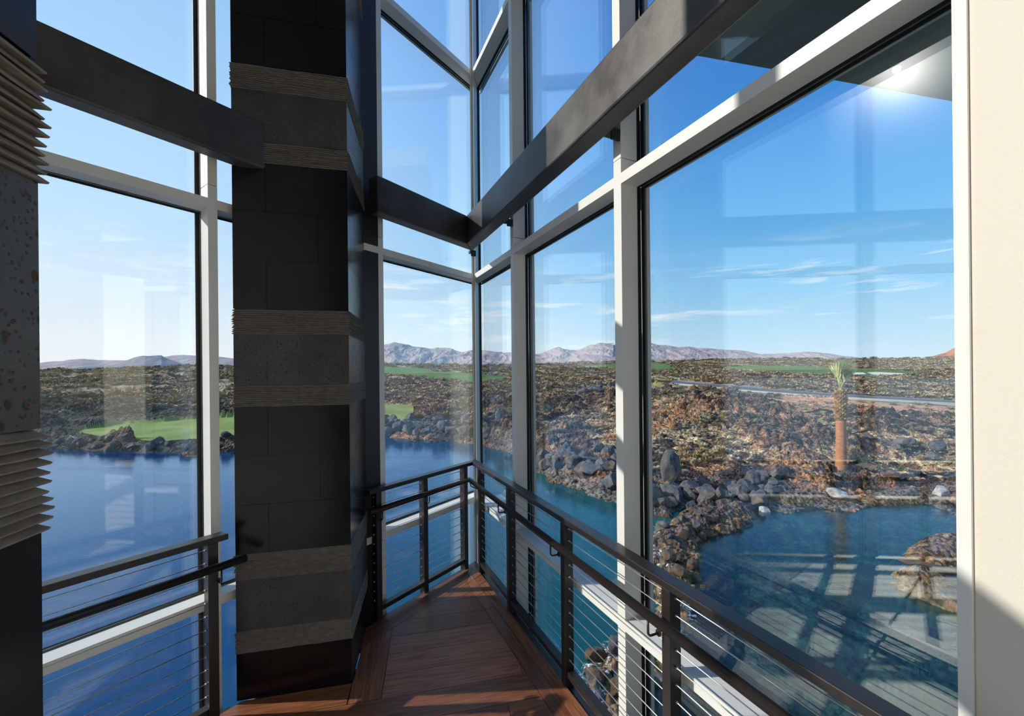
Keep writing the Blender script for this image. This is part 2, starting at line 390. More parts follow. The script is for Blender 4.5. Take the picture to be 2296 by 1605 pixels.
def lenjoin(poly, ax, L, pl=True):
    if len(poly) < 3: return []
    pr = [p[0] * ax[0] + p[1] * ax[1] for p in poly]; x = min(pr) - random.uniform(0, L); res = []
    while x < max(pr):
        q = clip(clip(poly, ax[0], ax[1], x + L), -ax[0], -ax[1], -x)
        if len(q) > 2: res.append((q, ax, tone()))
        x += L
    return res
# right border: two boards along the right rail; left border: one wide board
for p0, p1 in ((1.165, 1.258), (1.258, PR)):
    q = clip(clip(BIG, nR[0], nR[1], p1), -nR[0], -nR[1], -p0); q = clip(q, nL[0], nL[1], PL); q = GE(q, d=WD, s=-1)
    q = clip(q, nL[0] - nR[0], nL[1] - nR[1], PL - PR)
    boards += lenjoin(q, dR, 1.9)
q = clip(clip(BIG, nL[0], nL[1], PL), -nL[0], -nL[1], -2.672); q = clip(q, nR[0], nR[1], PR); q = clip(q, nR[0] - nL[0], nR[1] - nL[1], PR - PL)
q = GE(q, c=COL[1] - .01, s=-1); boards += [(q, dL, tone())]
# column side and front borders
q = GE(GE(BIG, c=-.318), c=COL[1] + .004, s=-1); q = clip(GE(q, d=2.65, s=-1), nL[0], nL[1], 2.672)
boards += [(q, dD, tone())]
q = GE(GE(GE(BIG, d=COL[2] - .004), d=2.65, s=-1), c=-.518); boards += lenjoin(clip(q, nL[0], nL[1], PL2), dC, 3)
# field boards
k0 = WD
edges = [WD, 2.44, 2.65, 2.85, 3.05, 3.25, 3.45, 3.65, 3.85, 4.05, 4.25]
for a, b in zip(edges[:-1], edges[1:]):
    q = GE(GE(BIG, d=b), d=a, s=-1); q = clip(clip(q, nR[0], nR[1], 1.165), nL[0], nL[1], 2.672 if a >= 2.6 else PL2)
    if a >= 2.6: q = GE(q, c=-.318, s=-1)
    boards += lenjoin(q, dC, 2.4)
slabs(boards, -.03, 0, 'floor', 'walnut')
tiles = []
d = WD
while d > -5:
    c = 3.0
    while c > -9:
        q = GE(GE(GE(GE(BIG, d=d - .01), d=d - .74, s=-1), c=c), c=c - .74, s=-1)
        q = clip(clip(q, nR[0], nR[1], PR), nL[0], nL[1], PL2)
        if len(q) > 2: tiles.append((q, dC, random.uniform(.95, 1.03)))
        c -= .75
    d -= .75
slabs(tiles, -.03, 0, 'floor_tiles', 'stone_tile', gap=.002)
mb = MB(); q = clip(clip(BIG, nR[0], nR[1], PR - .004), nL[0], nL[1], PL2 - .0); q = GE(q, d=-5, s=-1); q = GE(q, d=6)
q1 = clip(clip(BIG, nR[0], nR[1], PR - .004), nL[0], nL[1], PL - .004); q1 = GE(q1, c=COL[1], s=-1); mb.prism(GE(q1, d=3.0, s=-1), -.30, -.031)
mb.prism(GE(q, d=3.0), -.30, -.032); mb.build('floor_slab', 'concrete', kind='structure')
# steel edge channels
cA = cross(PR, PL); cB = cross(PR + .05, PL + .05)
mb = MB(); mb.quadbox([fR(-.8, PR, -.32), fR(-.8, PR + .05, -.32), (*cB, -.32), (*cA, -.32), fR(-.8, PR, -.012), fR(-.8, PR + .05, -.012), (*cB, -.012), (*cA, -.012)])
mb.build('trim_1', 'bronze_steel', kind='structure')
mb = MB(); mb.quadbox([fL(2.0, PL, -.32), fL(2.0, PL + .04, -.32), (*cB, -.32), (*cA, -.32), fL(2.0, PL, -.012), fL(2.0, PL + .04, -.012), (*cB, -.012), (*cA, -.012)])
mb.build('trim_2', 'bronze_steel', kind='structure')
mb = MB(); mb.box(-4, 1.03, PL2, PL2 + .04, -.32, -.012, fL); mb.build('trim_3', 'bronze_steel', kind='structure')

# ------------------------------------------------------------------ stone columns
BANDS = []
z = .29 - 1.512
while z < 8.5:
    BANDS += [('ribbed_stone', z, z + .131), ('pitted_stone', z + .131, z + .448), ('ribbed_stone', z + .448, z + .603), ('smooth_stone', z + .603, z + 1.512)]
    z += 1.512
def ribbed(c0, c1, d0, d1, z0, z1, seed):
    rng = random.Random(seed); V = []; Fc = []
    per = []; st = .03
    def run(a, b, nx):
        k = max(2, int(math.hypot(b[0] - a[0], b[1] - a[1]) / st)); return [(a[0] + (b[0] - a[0]) * i / k, a[1] + (b[1] - a[1]) * i / k, nx) for i in range(k)]
    per = run((c0, d0), (c1, d0), (0, -1)) + run((c1, d0), (c1, d1), (1, 0)) + run((c1, d1), (c0, d1), (0, 1)) + run((c0, d1), (c0, d0), (-1, 0))
    nr = max(6, round((z1 - z0) / .0118)); rows = []
    for i in range(nr):
        h = (z1 - z0) / nr; zb = z0 + i * h
        for zz, off in ((zb, .0055), (zb + h * .22, .0065), (zb + h * .90, -.003), (zb + h * .99, -.004)): rows.append((min(zz, z1), off, i))
    rows = [(z0, -.01, 0)] + rows + [(z1, -.01, nr)]
    K = len(per)
    ph = [[rng.uniform(-1, 1) for _ in range(K)] for _ in range(nr + 1)]
    for zz, off, i in rows:
        for j, (c, dd, nx) in enumerate(per):
            a_ = j / 4.0; j0 = int(a_) % K; sm = ph[i][j0] * (1 - a_ % 1) + ph[i][(j0 + 1) % K] * (a_ % 1)
            jit = (ph[i][j] * .0010 + sm * .0028) * (1 if off > .004 else .3); o = off + jit
            # corners pushed both ways
            cc = c + nx[0] * o; d2 = dd + nx[1] * o
            if j == 0 or per[j - 1][2] != nx: pn = per[j - 1][2]; cc += pn[0] * o; d2 += pn[1] * o
            V.append(fG(cc, d2, zz + (ph[i][(j * 3) % K] * .0008 + sm * .0022) * (0 if off <= -.01 else 1)))
    R_ = len(rows)
    for r in range(R_ - 1):
        for j in range(K): Fc.append((r * K + j, r * K + (j + 1) % K, (r + 1) * K + (j + 1) % K, (r + 1) * K + j))
    Fc.append(list(range(K))[::-1]); Fc.append([(R_ - 1) * K + j for j in range(K)])
    me = bpy.data.meshes.new('ribbed_stone'); me.from_pydata(V, [], Fc); return me
def blocks(c0, c1, d0, d1, z0, z1, rows, rng, g=.0012):
    mb = MB(); mb.box(c0 + .004, c1 - .004, d0 + .004, d1 - .004, z0, z1, fG)
    h = (z1 - z0) / rows
    for i in range(rows):
        s = c0 + (c1 - c0) * (.28 if i % 2 == 0 else .73); s2 = d0 + (d1 - d0) * (.4 if i % 2 else .7); za, zb = z0 + i * h + g, z0 + (i + 1) * h - g
        mb.box(c0, s - g, d0, s2 - g, za, zb, fG); mb.box(s + g, c1, d0, s2 - g, za, zb, fG)
        mb.box(c0, s - g, s2 + g, d1, za, zb, fG); mb.box(s + g, c1, s2 + g, d1, za, zb, fG)
    return mb
def column(name, c0, c1, d0, d1, label):
    root = empty(name, fG((c0 + c1) / 2, (d0 + d1) / 2, 0)); inv = Matrix.Translation(-Vector(root.location))
    tag(root, label, 'column', 'stone clad columns'); rng = random.Random(3)
    for i, (kind, z0, z1) in enumerate(BANDS):
        z0 = max(z0, 0.0)
        if z1 <= 0.01: continue
        if kind == 'ribbed_stone': o = link(kind, ribbed(c0, c1, d0, d1, z0, z1, i), 'split_basalt', root)
        elif kind == 'pitted_stone': o = blocks(c0, c1, d0, d1, z0, z1, 1, rng, .0006).build(kind, 'pitted_basalt', root)
        else: o = blocks(c0, c1, d0, d1, z0, z1, 3 if z1 - z0 > .5 else 1, rng).build(kind, 'honed_basalt', root)
        o.matrix_parent_inverse = inv
    return root
column('stone_column', *COL, 'dark basalt column with ribbed and pitted bands standing at the floor edge between the rails')
column('stone_column', -1.15, -.491, -.02, .648, 'banded basalt column cut off by the left picture edge, closest to the viewer')

# ------------------------------------------------------------------ steel beams
ZB0, ZB1 = 3.277, 3.564
BR0, BR1, BL0, BL1 = 1.248, 1.371, 2.75, 2.865
i0 = cross(BR0, BL0); i1 = cross(BR1, BL1)
beam = empty('steel_beam', (*i0, ZB0)); binv = Matrix.Translation(-Vector(beam.location)); tag(beam, 'dark steel tube beam running along the right glass wall to the corner', 'beam', 'steel beams')
mb = MB(); mb.quadbox([fR(-3, BR0, ZB0), fR(-3, BR1, ZB0), (*i1, ZB0), (*i0, ZB0), fR(-3, BR0, ZB1), fR(-3, BR1, ZB1), (*i1, ZB1), (*i0, ZB1)])
o = mb.build('beam_tube', 'mill_steel', beam, bevel=.012); o.matrix_parent_inverse = binv
beam2 = empty('steel_beam', (*i0, ZB0)); tag(beam2, 'short dark steel beam from the far corner to the banded stone column', 'beam', 'steel beams')
tcol = 2.02
mb = MB(); mb.quadbox([fL(tcol, BL0, ZB0), fL(tcol, BL1, ZB0), (*i1, ZB0), (*i0, ZB0), fL(tcol, BL0, ZB1), fL(tcol, BL1, ZB1), (*i1, ZB1), (*i0, ZB1)])
o = mb.build('beam_tube', 'mill_steel', beam2, bevel=.01); o.matrix_parent_inverse = binv
beam3 = empty('steel_beam', fL(1.0, BL0, ZB0)); b3 = Matrix.Translation(-Vector(beam3.location)); tag(beam3, 'dark steel beam at upper left ending against the face of the stone column', 'beam', 'steel beams')
mb = MB(); mb.box(-2.5, 1.30, BL0, BL1, ZB0, ZB1, fL); o = mb.build('beam_tube', 'mill_steel', beam3, bevel=.012); o.matrix_parent_inverse = b3

# ------------------------------------------------------------------ glazed walls
MR0, MR1, GR = 1.435, 1.545, 1.580
ML0, ML1, GL = 2.955, 3.065, 3.10
TRH = 8.5; BOT = -4.7
rowsz = [(BOT, -2.55), (-2.49, .592), (.649, 3.014), (3.071, 5.235), (5.292, TRH)]
cm0 = cross(MR0, ML0); cm1 = cross(MR1, ML1); cg = cross(GR, GL)
rowsh = rowsz[:3] + [(3.071, 6.75), (6.81, TRH)]
def glazed(name, fr, ts, hw, m0, m1, g, tc0, tc1, tg, tend, high=0):
    root = empty(name, fr(1.5, m0, 0)); root['kind'] = 'structure'; inv = Matrix.Translation(-Vector(root.location))
    def P(mb, nm, m, par=None):
        o = mb.build(nm, m, par or root)
        if par is None: o.matrix_parent_inverse = inv
        return o
    for t in ts:
        for za, zb in ((BOT, 3.152), (3.157, 5.40), (5.405, TRH)):
            mb = MB(); mb.box(t - hw, t + hw, m0, m1, za, zb, fr); P(mb, 'mullion', 'white_aluminium')
        mb = MB(); mb.box(t - hw * .8, t + hw * .8, m1, g - .005, BOT, TRH, fr); P(mb, 'glazing_channel', 'black_gasket')
        mb = MB(); mb.box(t - hw, t + hw, g + .03, g + .055, BOT, TRH, fr); P(mb, 'mullion_cap', 'white_aluminium')
    tt = [tend] + sorted(ts) + [tc0]
    for i in range(len(tt) - 1):
        a, b = tt[i], tt[i + 1]; last = i == len(tt) - 2
        a2 = a + (hw if i else 0); b2 = b - (0 if last else hw)
        rws = rowsh if i < high else rowsz
        for k in range(len(rws) - 1):
            z0, z1 = rws[k][1], rws[k + 1][0]
            mb = MB()
            if last: mb.quadbox([fr(a2, m0, z0), fr(a2, m1, z0), fr(tc1, m1, z0), fr(tc0, m0, z0), fr(a2, m0, z1), fr(a2, m1, z1), fr(tc1, m1, z1), fr(tc0, m0, z1)])
            else: mb.box(a2, b2, m0, m1, z0, z1, fr)
            P(mb, 'sill' if k == 1 else 'transom', 'white_aluminium')
            mb = MB(); mb.box(a2, b2 if not last else tc1, m1, g - .005, z0 + .006, z1 - .006, fr); P(mb, 'glazing_channel', 'black_gasket')
            mb = MB(); mb.box(a2, b2 if not last else tg, g + .03, g + .045, z0 + .008, z1 - .008, fr); P(mb, 'transom_cap', 'white_aluminium')
        for z0, z1 in rws:
            mb = MB(); mb.box(a2 - .02, (b2 + .02) if not last else tg - .012, g, g + .026, z0 - .02, z1 + .02, fr); pane = P(mb, 'glass_pane', 'window_glass')
            gk = MB(); e = .012; ev = .022; b3_ = b2 if not last else tg - .03
            for q in ((a2, b3_, z0, z0 + e), (a2, b3_, z1 - e, z1), (a2, a2 + ev, z0 + e, z1 - e), (b3_ - ev, b3_, z0 + e, z1 - e)): gk.box(q[0], q[1], g - .006, g, q[2], q[3], fr)
            gk.build('gasket', 'black_gasket', pane)
    return root
glazed('window_1', fR, [1.803, 3.232], .0314, MR0, MR1, GR, tR(cm0) - .03, tR(cm1) - .03, tR(cg), .44)
glazed('window_2', fL, [-4.0, -2.25, -.5, .9935, 2.197], .0245, ML0, ML1, GL, tL(cm0) - .03, tL(cm1) - .03, tL(cg), -5.0, 4)
# corner mullion where both glass walls meet
mb = MB(); e = .03
q = [cm0, fR(tR(cm0) - .035, MR0, 0)[:2], fR(tR(cm1) - .035, MR1, 0)[:2], cm1, fL(tL(cm1) - .035, ML1, 0)[:2], fL(tL(cm0) - .035, ML0, 0)[:2]]
mb.prism([q[1], q[2], q[3], q[4], q[5], q[0]], BOT, TRH); mb.build('trim_4', 'white_aluminium', kind='structure')
mb = MB(); mb.prism([fR(tR(cm1) - .03, MR1, 0)[:2], cross(GR - .002, GL - .002) and fR(tR(cg) - .09, GR - .004, 0)[:2], cross(GR - .004, GL - .004), fL(tL(cg) - .09, GL - .004, 0)[:2], fL(tL(cm1) - .03, ML1, 0)[:2], cm1], BOT, TRH)
mb.build('trim_5', 'black_gasket', kind='structure')

mb = MB(); mb.box(1.75, 2.171, 2.956, 3.02, -.25, TRH, fL); mb.build('added_shade_panel', 'bronze_steel', kind='structure')  # added dark panel, stands in for the column's shade on the mullion side
# clips fixing the right beam to the mullions
for t in (1.803, 3.232, tR(cm0) - .05):
    mb = MB(); mb.box(t - .03, t + .03, BR1, MR0, ZB0 + .005, ZB0 + .03, fR); mb.box(t - .028, t - .016, BR1 + .01, MR0, ZB0 - .03, ZB0 + .005, fR)
    o = mb.build('bracket', 'black_gasket', beam); o.matrix_parent_inverse = binv

# ------------------------------------------------------------------ guardrails
ZC = [.16 + .0762 * i for i in range(12)]
def rail_leg(root, inv, fr, pin, posts, t0, t1, zb=-.2, pw=.05, pd=.065, bott=True):
    po = pin + pd
    def P(mb, nm, m, bevel=0, par=None):
        o = mb.build(nm, m, par or root, bevel=bevel)
        if par is None: o.matrix_parent_inverse = inv
        return o
    for t in posts:
        mb = MB(); mb.box(t - pw / 2, t + pw / 2, pin, po, zb, 1.034, fr); P(mb, 'post', 'bronze_steel', .003)
    for z in ZC:
        mb = MB(); mb.tube([fr(t0, pin + pd / 2, z), fr(t1, pin + pd / 2, z)], .0026, 8)
        for t in posts:
            for s in (-1, 1): mb.tube([fr(t + s * (pw / 2 - .002), pin + pd / 2, z), fr(t + s * (pw / 2 + .009), pin + pd / 2, z)], .0055, 8)
        P(mb, 'cable', 'cable_steel')
    for a, b in zip(posts[:-1], posts[1:]):
        if bott: mb = MB(); mb.box(a + pw / 2, b - pw / 2, pin + .008, po - .004, .062, .10, fr); P(mb, 'bottom_rail', 'bronze_steel', .002)
def bracket(hr, fr, t, pin, ph):
    mb = MB(); zt = .888; pts = [fr(t, ph, zt), fr(t, ph, .835)]
    for a in range(1, 6):
        an = a * PI / 10; pts.append(fr(t, ph + .02 * (1 - math.cos(an)), .835 - .02 * math.sin(an)))
    pts.append(fr(t, pin, .815)); mb.tube(pts, .0055, 10); mb.tube([fr(t, pin - .004, .815), fr(t, pin + .002, .815)], .016, 14)
    mb.build('handrail_bracket', 'bronze_steel', hr)
RP, LP = 1.337, 2.843
cr = cross(RP, LP)
g = empty('guardrail', (*cr, 0)); ginv = Matrix.Translation(-Vector(g.location)); tag(g, 'dark bronze cable guardrail wrapping the floor corner, right of the stone column', 'railing', 'cable guardrails')
tcR, tcL = tR(cr), tL(cr)
rail_leg(g, ginv, fR, RP, [-.44, .47, 1.375, 2.265, 3.165, 3.915][::1], -.7, tcR - .06)
rail_leg(g, ginv, fL, LP, [2.075, 2.575, 3.115], 2.05, tcL - .05)
a0, a1 = cross(RP - .005, LP - .005), cross(RP + .07, LP + .07)
mb = MB(); mb.quadbox([fR(-.9, RP - .005, 1.035), fR(-.9, RP + .07, 1.035), (*a1, 1.035), (*a0, 1.035), fR(-.9, RP - .005, 1.07), fR(-.9, RP + .07, 1.07), (*a1, 1.07), (*a0, 1.07)])
o = mb.build('top_rail', 'bronze_steel', g, bevel=.004); o.matrix_parent_inverse = ginv
mb = MB(); mb.quadbox([fL(1.985, LP - .005, 1.035), fL(1.985, LP + .07, 1.035), (*a1, 1.035), (*a0, 1.035), fL(1.985, LP - .005, 1.07), fL(1.985, LP + .07, 1.07), (*a1, 1.07), (*a0, 1.07)])
o = mb.build('top_rail', 'bronze_steel', g, bevel=.004); o.matrix_parent_inverse = ginv
HR, HL = 1.275, 2.80
hc = cross(HR, HL)
mb = MB(); mb.tube([fR(-.9, HR, .912), (*hc, .912), fL(1.955, HL, .912)], .0225, 20); hr = mb.build('handrail', 'bronze_steel', g); hr.matrix_parent_inverse = ginv
for t in (-.44, .47, 1.40, 2.29, 3.19): bracket(hr, fR, t + .018, RP, HR)
for t in (2.075, 2.575): bracket(hr, fL, t - .0, LP, HL)
mb = MB(); mb.tube([(*hc, .895), (*cross((RP + HR) / 2, (LP + HL) / 2), .83), fR(3.915, RP, .83)], .0055, 10); mb.build('handrail_bracket', 'bronze_steel', hr)
g2 = empty('guardrail', fL(.93, PL2, 0)); ginv = Matrix.Translation(-Vector(g2.location)); tag(g2, 'dark bronze cable guardrail ending at a post left of the stone column', 'railing', 'cable guardrails')
L2 = 2.79
rail_leg(g2, ginv, fL, L2, [-1.75, -.87, .02, .925], -2.2, .93, .001)
mb = MB(); mb.box(-2.2, 1.0, L2 - .005, L2 + .07, 1.035, 1.07, fL); o = mb.build('top_rail', 'bronze_steel', g2, bevel=.004); o.matrix_parent_inverse = ginv
mb = MB(); mb.tube([fL(-2.2, L2 - .055, .912), fL(1.07, L2 - .055, .912)], .0225, 20); hr = mb.build('handrail', 'bronze_steel', g2); hr.matrix_parent_inverse = ginv
for t in (-.87, .02, .945): bracket(hr, fL, t, L2, L2 - .055)

# ------------------------------------------------------------------ cream wall on the right, back wall, ceilings
mb = MB(); mb.box(1.32, 1.95, -5.0, .783, BOT, TRH, fG); mb.build('wall_right', 'cream_paint', kind='structure')
mb = MB(); mb.box(1.312, 1.318, .755, .785, BOT, TRH, fG); mb.build('trim_6', 'white_aluminium', kind='structure')
mb = MB(); mb.box(-9, 1.95, -5.3, -5.0, BOT, TRH, fG); mb.build('wall_back', 'cream_paint', kind='structure')
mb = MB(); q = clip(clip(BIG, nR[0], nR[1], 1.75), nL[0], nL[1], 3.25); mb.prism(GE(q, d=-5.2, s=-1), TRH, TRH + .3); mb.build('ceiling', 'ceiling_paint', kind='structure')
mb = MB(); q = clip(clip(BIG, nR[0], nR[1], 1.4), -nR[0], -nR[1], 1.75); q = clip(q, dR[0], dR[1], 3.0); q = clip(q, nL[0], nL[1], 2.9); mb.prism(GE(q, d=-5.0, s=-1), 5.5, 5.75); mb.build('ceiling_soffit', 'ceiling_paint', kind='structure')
# roof canopy outside the right glass wall
mb = MB(); q = [fG(-12, -12, 0)[:2], fG(16, -12, 0)[:2], fG(16, 4.02, 0)[:2], fG(-12, 4.02, 0)[:2]]; q = clip(q, -nR[0], -nR[1], -3.62)
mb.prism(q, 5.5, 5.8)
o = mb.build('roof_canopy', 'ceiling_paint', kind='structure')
# lower storey floor
mb = MB(); q = clip(clip(BIG, nR[0], nR[1], GR - .002), nL[0], nL[1], GL - .002); mb.prism(q, -4.8, -4.6); mb.build('floor_lower', 'stone_tile', kind='structure')
#@@TERRAIN
# ------------------------------------------------------------------ terrain: survey of the ground in metres
# each row: bearing as x/y, then (distance forward, height) along that bearing, starting at the shore
PROFILE = [
    (-1.547, [(42.1, -5), (48, -3.88), (64, -1.66), (90, 0.58), (130, 3.35), (180, 4.65)]),
    (-1.177, [(40.5, -5), (47, -4.18), (62, -1.77), (85, 0.54), (125, 2.85), (165, 4.02)]),
    (-1.057, [(39, -5), (40.5, -4.39), (46, -4.1), (50, -4.2), (66, -2.08), (90, 0.35), (125, 2.98), (160, 4.12)]),
    (-0.948, [(37.8, -5), (39.2, -4.31), (39.6, -4.16), (52, -3.99), (66, -2.15), (90, 0.26), (120, 2.29), (155, 4.4)]),
    (-0.817, [(36.9, -5), (38.6, -4.43), (39, -4.24), (55, -3.93), (66, -2.24), (92, 0.1), (120, 2.14), (150, 4.95)]),
    (-0.73, [(38.8, -5), (39.6, -4.16), (40, -4), (56, -3.84), (67, -2.36), (98, 0.43), (125, 2.58), (150, 4.99)]),
    (-0.512, [(41.8, -5), (42.5, -3.86), (43, -3.7), (62, -3.18), (75, -2.22), (100, 0.19), (135, 2.05), (240, 7.32)]),
    (-0.336, [(45.5, -5), (46.6, -4.25), (47.3, -4.14), (66, -3.12), (78, -2.35), (110, -1.02), (150, 0.66), (260, 6.19), (300, 8.79)]),
    (-0.261, [(43.5, -5), (45.5, -4.39), (48, -3.95), (65, -3.09), (80, -2.26), (115, -0.99), (160, 0.8), (260, 5.72), (310, 8.46)]),
    (-0.185, [(42.1, -5), (45.5, -3.93), (56, -3.16), (78, -2.21), (125, -0.94), (170, 0.79), (260, 4.96), (320, 8.08)]),
    (-0.12, [(41.4, -5), (44, -4), (55, -3.4), (80, -2.11), (125, -1.01), (170, 0.68), (260, 4.79), (330, 7.7)]),
    (-0.044, [(36.6, -5), (38, -3.83), (50, -3.22), (70, -2.26), (110, -1.33), (165, 0.6), (260, 4.6), (340, 7.62)]),
    (0.022, [(28.4, -5), (31, -4.8), (36.5, -3.82), (46, -2.83), (65, -1.28), (95, -0.21), (170, 1.74), (260, 5.29), (350, 8.33)]),
    (0.131, [(25, -5), (27.6, -4.84), (33, -4.02), (42, -2.91), (62, -1.54), (78, -1), (130, 0.25), (210, 3.06), (380, 9.72)]),
    (0.218, [(22.7, -5), (24.5, -4.62), (28.8, -3.9), (35, -2.89), (45, -1.83), (62, -1.12), (78, -0.9), (115, -0.27), (190, 1.97), (400, 10.66)]),
    (0.294, [(20.2, -5), (22.2, -4.74), (25.4, -4.33), (30.2, -3.55), (38, -2.5), (48, -1.6), (72, -1.2), (100, -0.7), (140, -0.11), (240, 3.62), (420, 11.24)]),
    (0.381, [(20.3, -5), (22.5, -4.73), (26, -4.22), (31, -3.39), (38.5, -2.39), (49, -1.34), (66, -1.56), (93, -1.2), (120, -0.56), (230, 2.61), (430, 11.56)]),
    (0.468, [(20.7, -5), (23.4, -4.64), (26.8, -4.14), (31.5, -3.33), (38.5, -2), (48, -1.26), (60, -1.55), (80, -1.34), (110, -0.44), (220, 1.91), (460, 13.85)]),
    (0.556, [(21.1, -5), (23.8, -4.51), (27.5, -4.02), (32.5, -3.17), (37.5, -2.34), (46, -1.81), (62, -1.86), (72, -1.7), (110, -0.53), (220, 1.73), (470, 14.22)]),
    (0.632, [(21, -5), (23.2, -4.49), (27, -4.23), (32, -3.47), (37.5, -2.77), (46, -2.2), (58, -2.03), (66, -1.87), (110, -0.85), (210, 1.13), (480, 14.65)]),
    (0.708, [(20.7, -5), (22.9, -4.55), (26.3, -4.37), (31.8, -3.63), (37.5, -3), (45, -2.44), (55, -2.16), (62, -2.08), (110, -1.29), (210, 0.75), (490, 14.55)]),
    (0.795, [(20.7, -5), (24.2, -4.81), (26, -4.66), (29.4, -4.19), (33.5, -3.77), (39, -3.24), (45, -2.67), (53, -2.29), (58.5, -2.22), (105, -1.58), (200, 0.2), (500, 13.84)]),
    (0.861, [(21.7, -5), (24.9, -4.88), (27.6, -4.73), (30.3, -4.23), (34.5, -3.78), (39, -3.26), (44.5, -2.84), (51.5, -2.42), (56, -2.32), (85, -2.06), (190, -0.04), (500, 14.07)]),
    (0.959, [(21.8, -5), (25, -4.94), (28.4, -4.8), (31, -4.41), (35.5, -3.98), (39.5, -3.58), (44, -3.11), (50, -2.5), (53.5, -2.41), (75, -2.47), (180, -0.49), (480, 13.65)]),
    (1.068, [(18.9, -5), (23, -4.91), (28.2, -4.78), (31, -4.54), (35, -4.13), (39, -3.76), (43.5, -3.34), (48.5, -2.79), (51.5, -2.69), (72, -2.76), (170, -0.53), (450, 13.92)]),
    (1.34, [(17.7, -5), (22.6, -5.09), (28, -4.96), (31, -4.62), (35, -4.22), (39, -3.95), (43, -3.77), (47.5, -3.18), (50.5, -3.12), (70, -3.19), (160, -0.8), (450, 17.64)]),
    (1.885, [(16.8, -5), (22.6, -5.21), (28, -5.1), (31, -4.78), (35, -4.4), (39, -4.16), (43, -4.23), (47.5, -3.84), (50, -3.61), (70, -3.56), (160, -1.65), (450, 20.17)]),
]

rs = np.random.RandomState(11)
PERM = rs.permutation(4096).astype(np.int64)
def h2(ix, iy, s=0): return PERM[(PERM[(ix + s * 131) & 4095] + iy) & 4095] / 4096.0
def vnoise(x, y, s=0):
    ix = np.floor(x).astype(np.int64); iy = np.floor(y).astype(np.int64); fx = x - ix; fy = y - iy
    fx = fx * fx * (3 - 2 * fx); fy = fy * fy * (3 - 2 * fy)
    a, b, c, d = h2(ix, iy, s), h2(ix + 1, iy, s), h2(ix, iy + 1, s), h2(ix + 1, iy + 1, s)
    return (a + (b - a) * fx) * (1 - fy) + (c + (d - c) * fx) * fy
def fbm(x, y, o=4, s=0, g=.5):
    r = 0; a = 1; t = 0
    for i in range(o): r = r + a * vnoise(x * 2 ** i + 17 * i, y * 2 ** i - 9 * i, s + i); t += a; a *= g
    return r / t
def rocks(x, y, s=0):          # rounded stones lying side by side
    ix = np.floor(x).astype(np.int64); iy = np.floor(y).astype(np.int64); best = np.full(x.shape, 9.); amp = np.zeros(x.shape)
    for dx in (-1, 0, 1):
        for dy in (-1, 0, 1):
            cx = ix + dx; cy = iy + dy; d = (cx + h2(cx, cy, s) - x) ** 2 + (cy + h2(cx, cy, s + 7) - y) ** 2
            m = d < best; best = np.where(m, d, best); amp = np.where(m, h2(cx, cy, s + 3), amp)
    return np.clip(1 - best * 1.6, 0, 1) * (.3 + .7 * amp)
US = np.array([r[0] for r in PROFILE])
NLY = 900; LY = np.linspace(math.log(15), math.log(620), NLY)
TABZ = np.array([np.interp(np.exp(LY), [p[0] for p in r[1]], [p[1] for p in r[1]]) for r in PROFILE])
SHORE = np.array([r[1][0][0] for r in PROFILE])
def inpoly(x, y, poly):
    r = np.zeros(x.shape, bool); k = len(poly)
    for i in range(k):
        x0, y0 = poly[i]; x1, y1 = poly[(i + 1) % k]
        if y0 == y1: continue
        c = ((y0 > y) != (y1 > y)) & (x < (x1 - x0) * (y - y0) / (y1 - y0) + x0); r ^= c
    return r
def segdist(x, y, pl):
    best = np.full(x.shape, 1e9); tt = np.zeros(x.shape)
    for i in range(len(pl) - 1):
        ax, ay = pl[i]; bx, by = pl[i + 1]; dx, dy = bx - ax, by - ay; t = np.clip(((x - ax) * dx + (y - ay) * dy) / (dx * dx + dy * dy), 0, 1)
        d = np.hypot(x - ax - t * dx, y - ay - t * dy); m = d < best; best = np.where(m, d, best); tt = np.where(m, i + t, tt)
    return best, tt
GREEN = [(-48.7, 44.7), (-51.6, 50.9), (-49.6, 52.3), (-46.3, 53.8), (-43.9, 55.2), (-39.4, 55.5), (-34.5, 56.5), (-30.9, 60.3), (-22.0, 65.5), (-16.8, 64.0), (-14.2, 53.1), (-14.0, 48.4), (-15.9, 47.3), (-20.5, 45.7), (-26.3, 42.3), (-28.3, 39.9), (-31.6, 39.5), (-33.7, 38.9), (-36.9, 39.4), (-38.1, 40.2), (-43.7, 42.3)]
FAIR = [[(-83.1, 231.1), (-84.5, 252.1), (-57.0, 242.3), (-44.9, 203.2), (-34.3, 203.0), (-22.6, 185.2), (-3.9, 153.2), (-3.4, 135.8), (-15.5, 127.2), (-28.3, 133.0), (-39.9, 149.5), (-53.2, 158.9), (-57.7, 160.6)],
        [(39.9, 281.6), (77.1, 343.5), (106.6, 362.1), (120.8, 346.2), (84.2, 220.8), (56.5, 192.1), (47.7, 212.7), (36.8, 240.8)],
        [(123.9, 259.6), (144.7, 272.7), (197.7, 275.4), (192.1, 219.1), (189.5, 197.7), (174.6, 174.2), (118.8, 139.5), (115.9, 158.8), (103.0, 178.5), (112.7, 220.0)]]
TEE = [(10.2, 77.9), (17.5, 78.2), (25.1, 85.4), (28.5, 83.1), (26.3, 75.7), (20.1, 68.3), (14.2, 63.4), (9.9, 70.1)]
SAND = [[(112.5, 222.6), (121.6, 232.6), (126.7, 224.6), (104.2, 191.4), (102.5, 200.1)], [(157.8, 199.8), (162.9, 195.5), (144.2, 171.9), (127.6, 161.6)],
        [(164.5, 194.8), (171.2, 197.7), (170.8, 183.4), (153.0, 165.3), (142.9, 166.0)], [(39.6, 259.4), (47.5, 249.2), (38.0, 217.9)]]
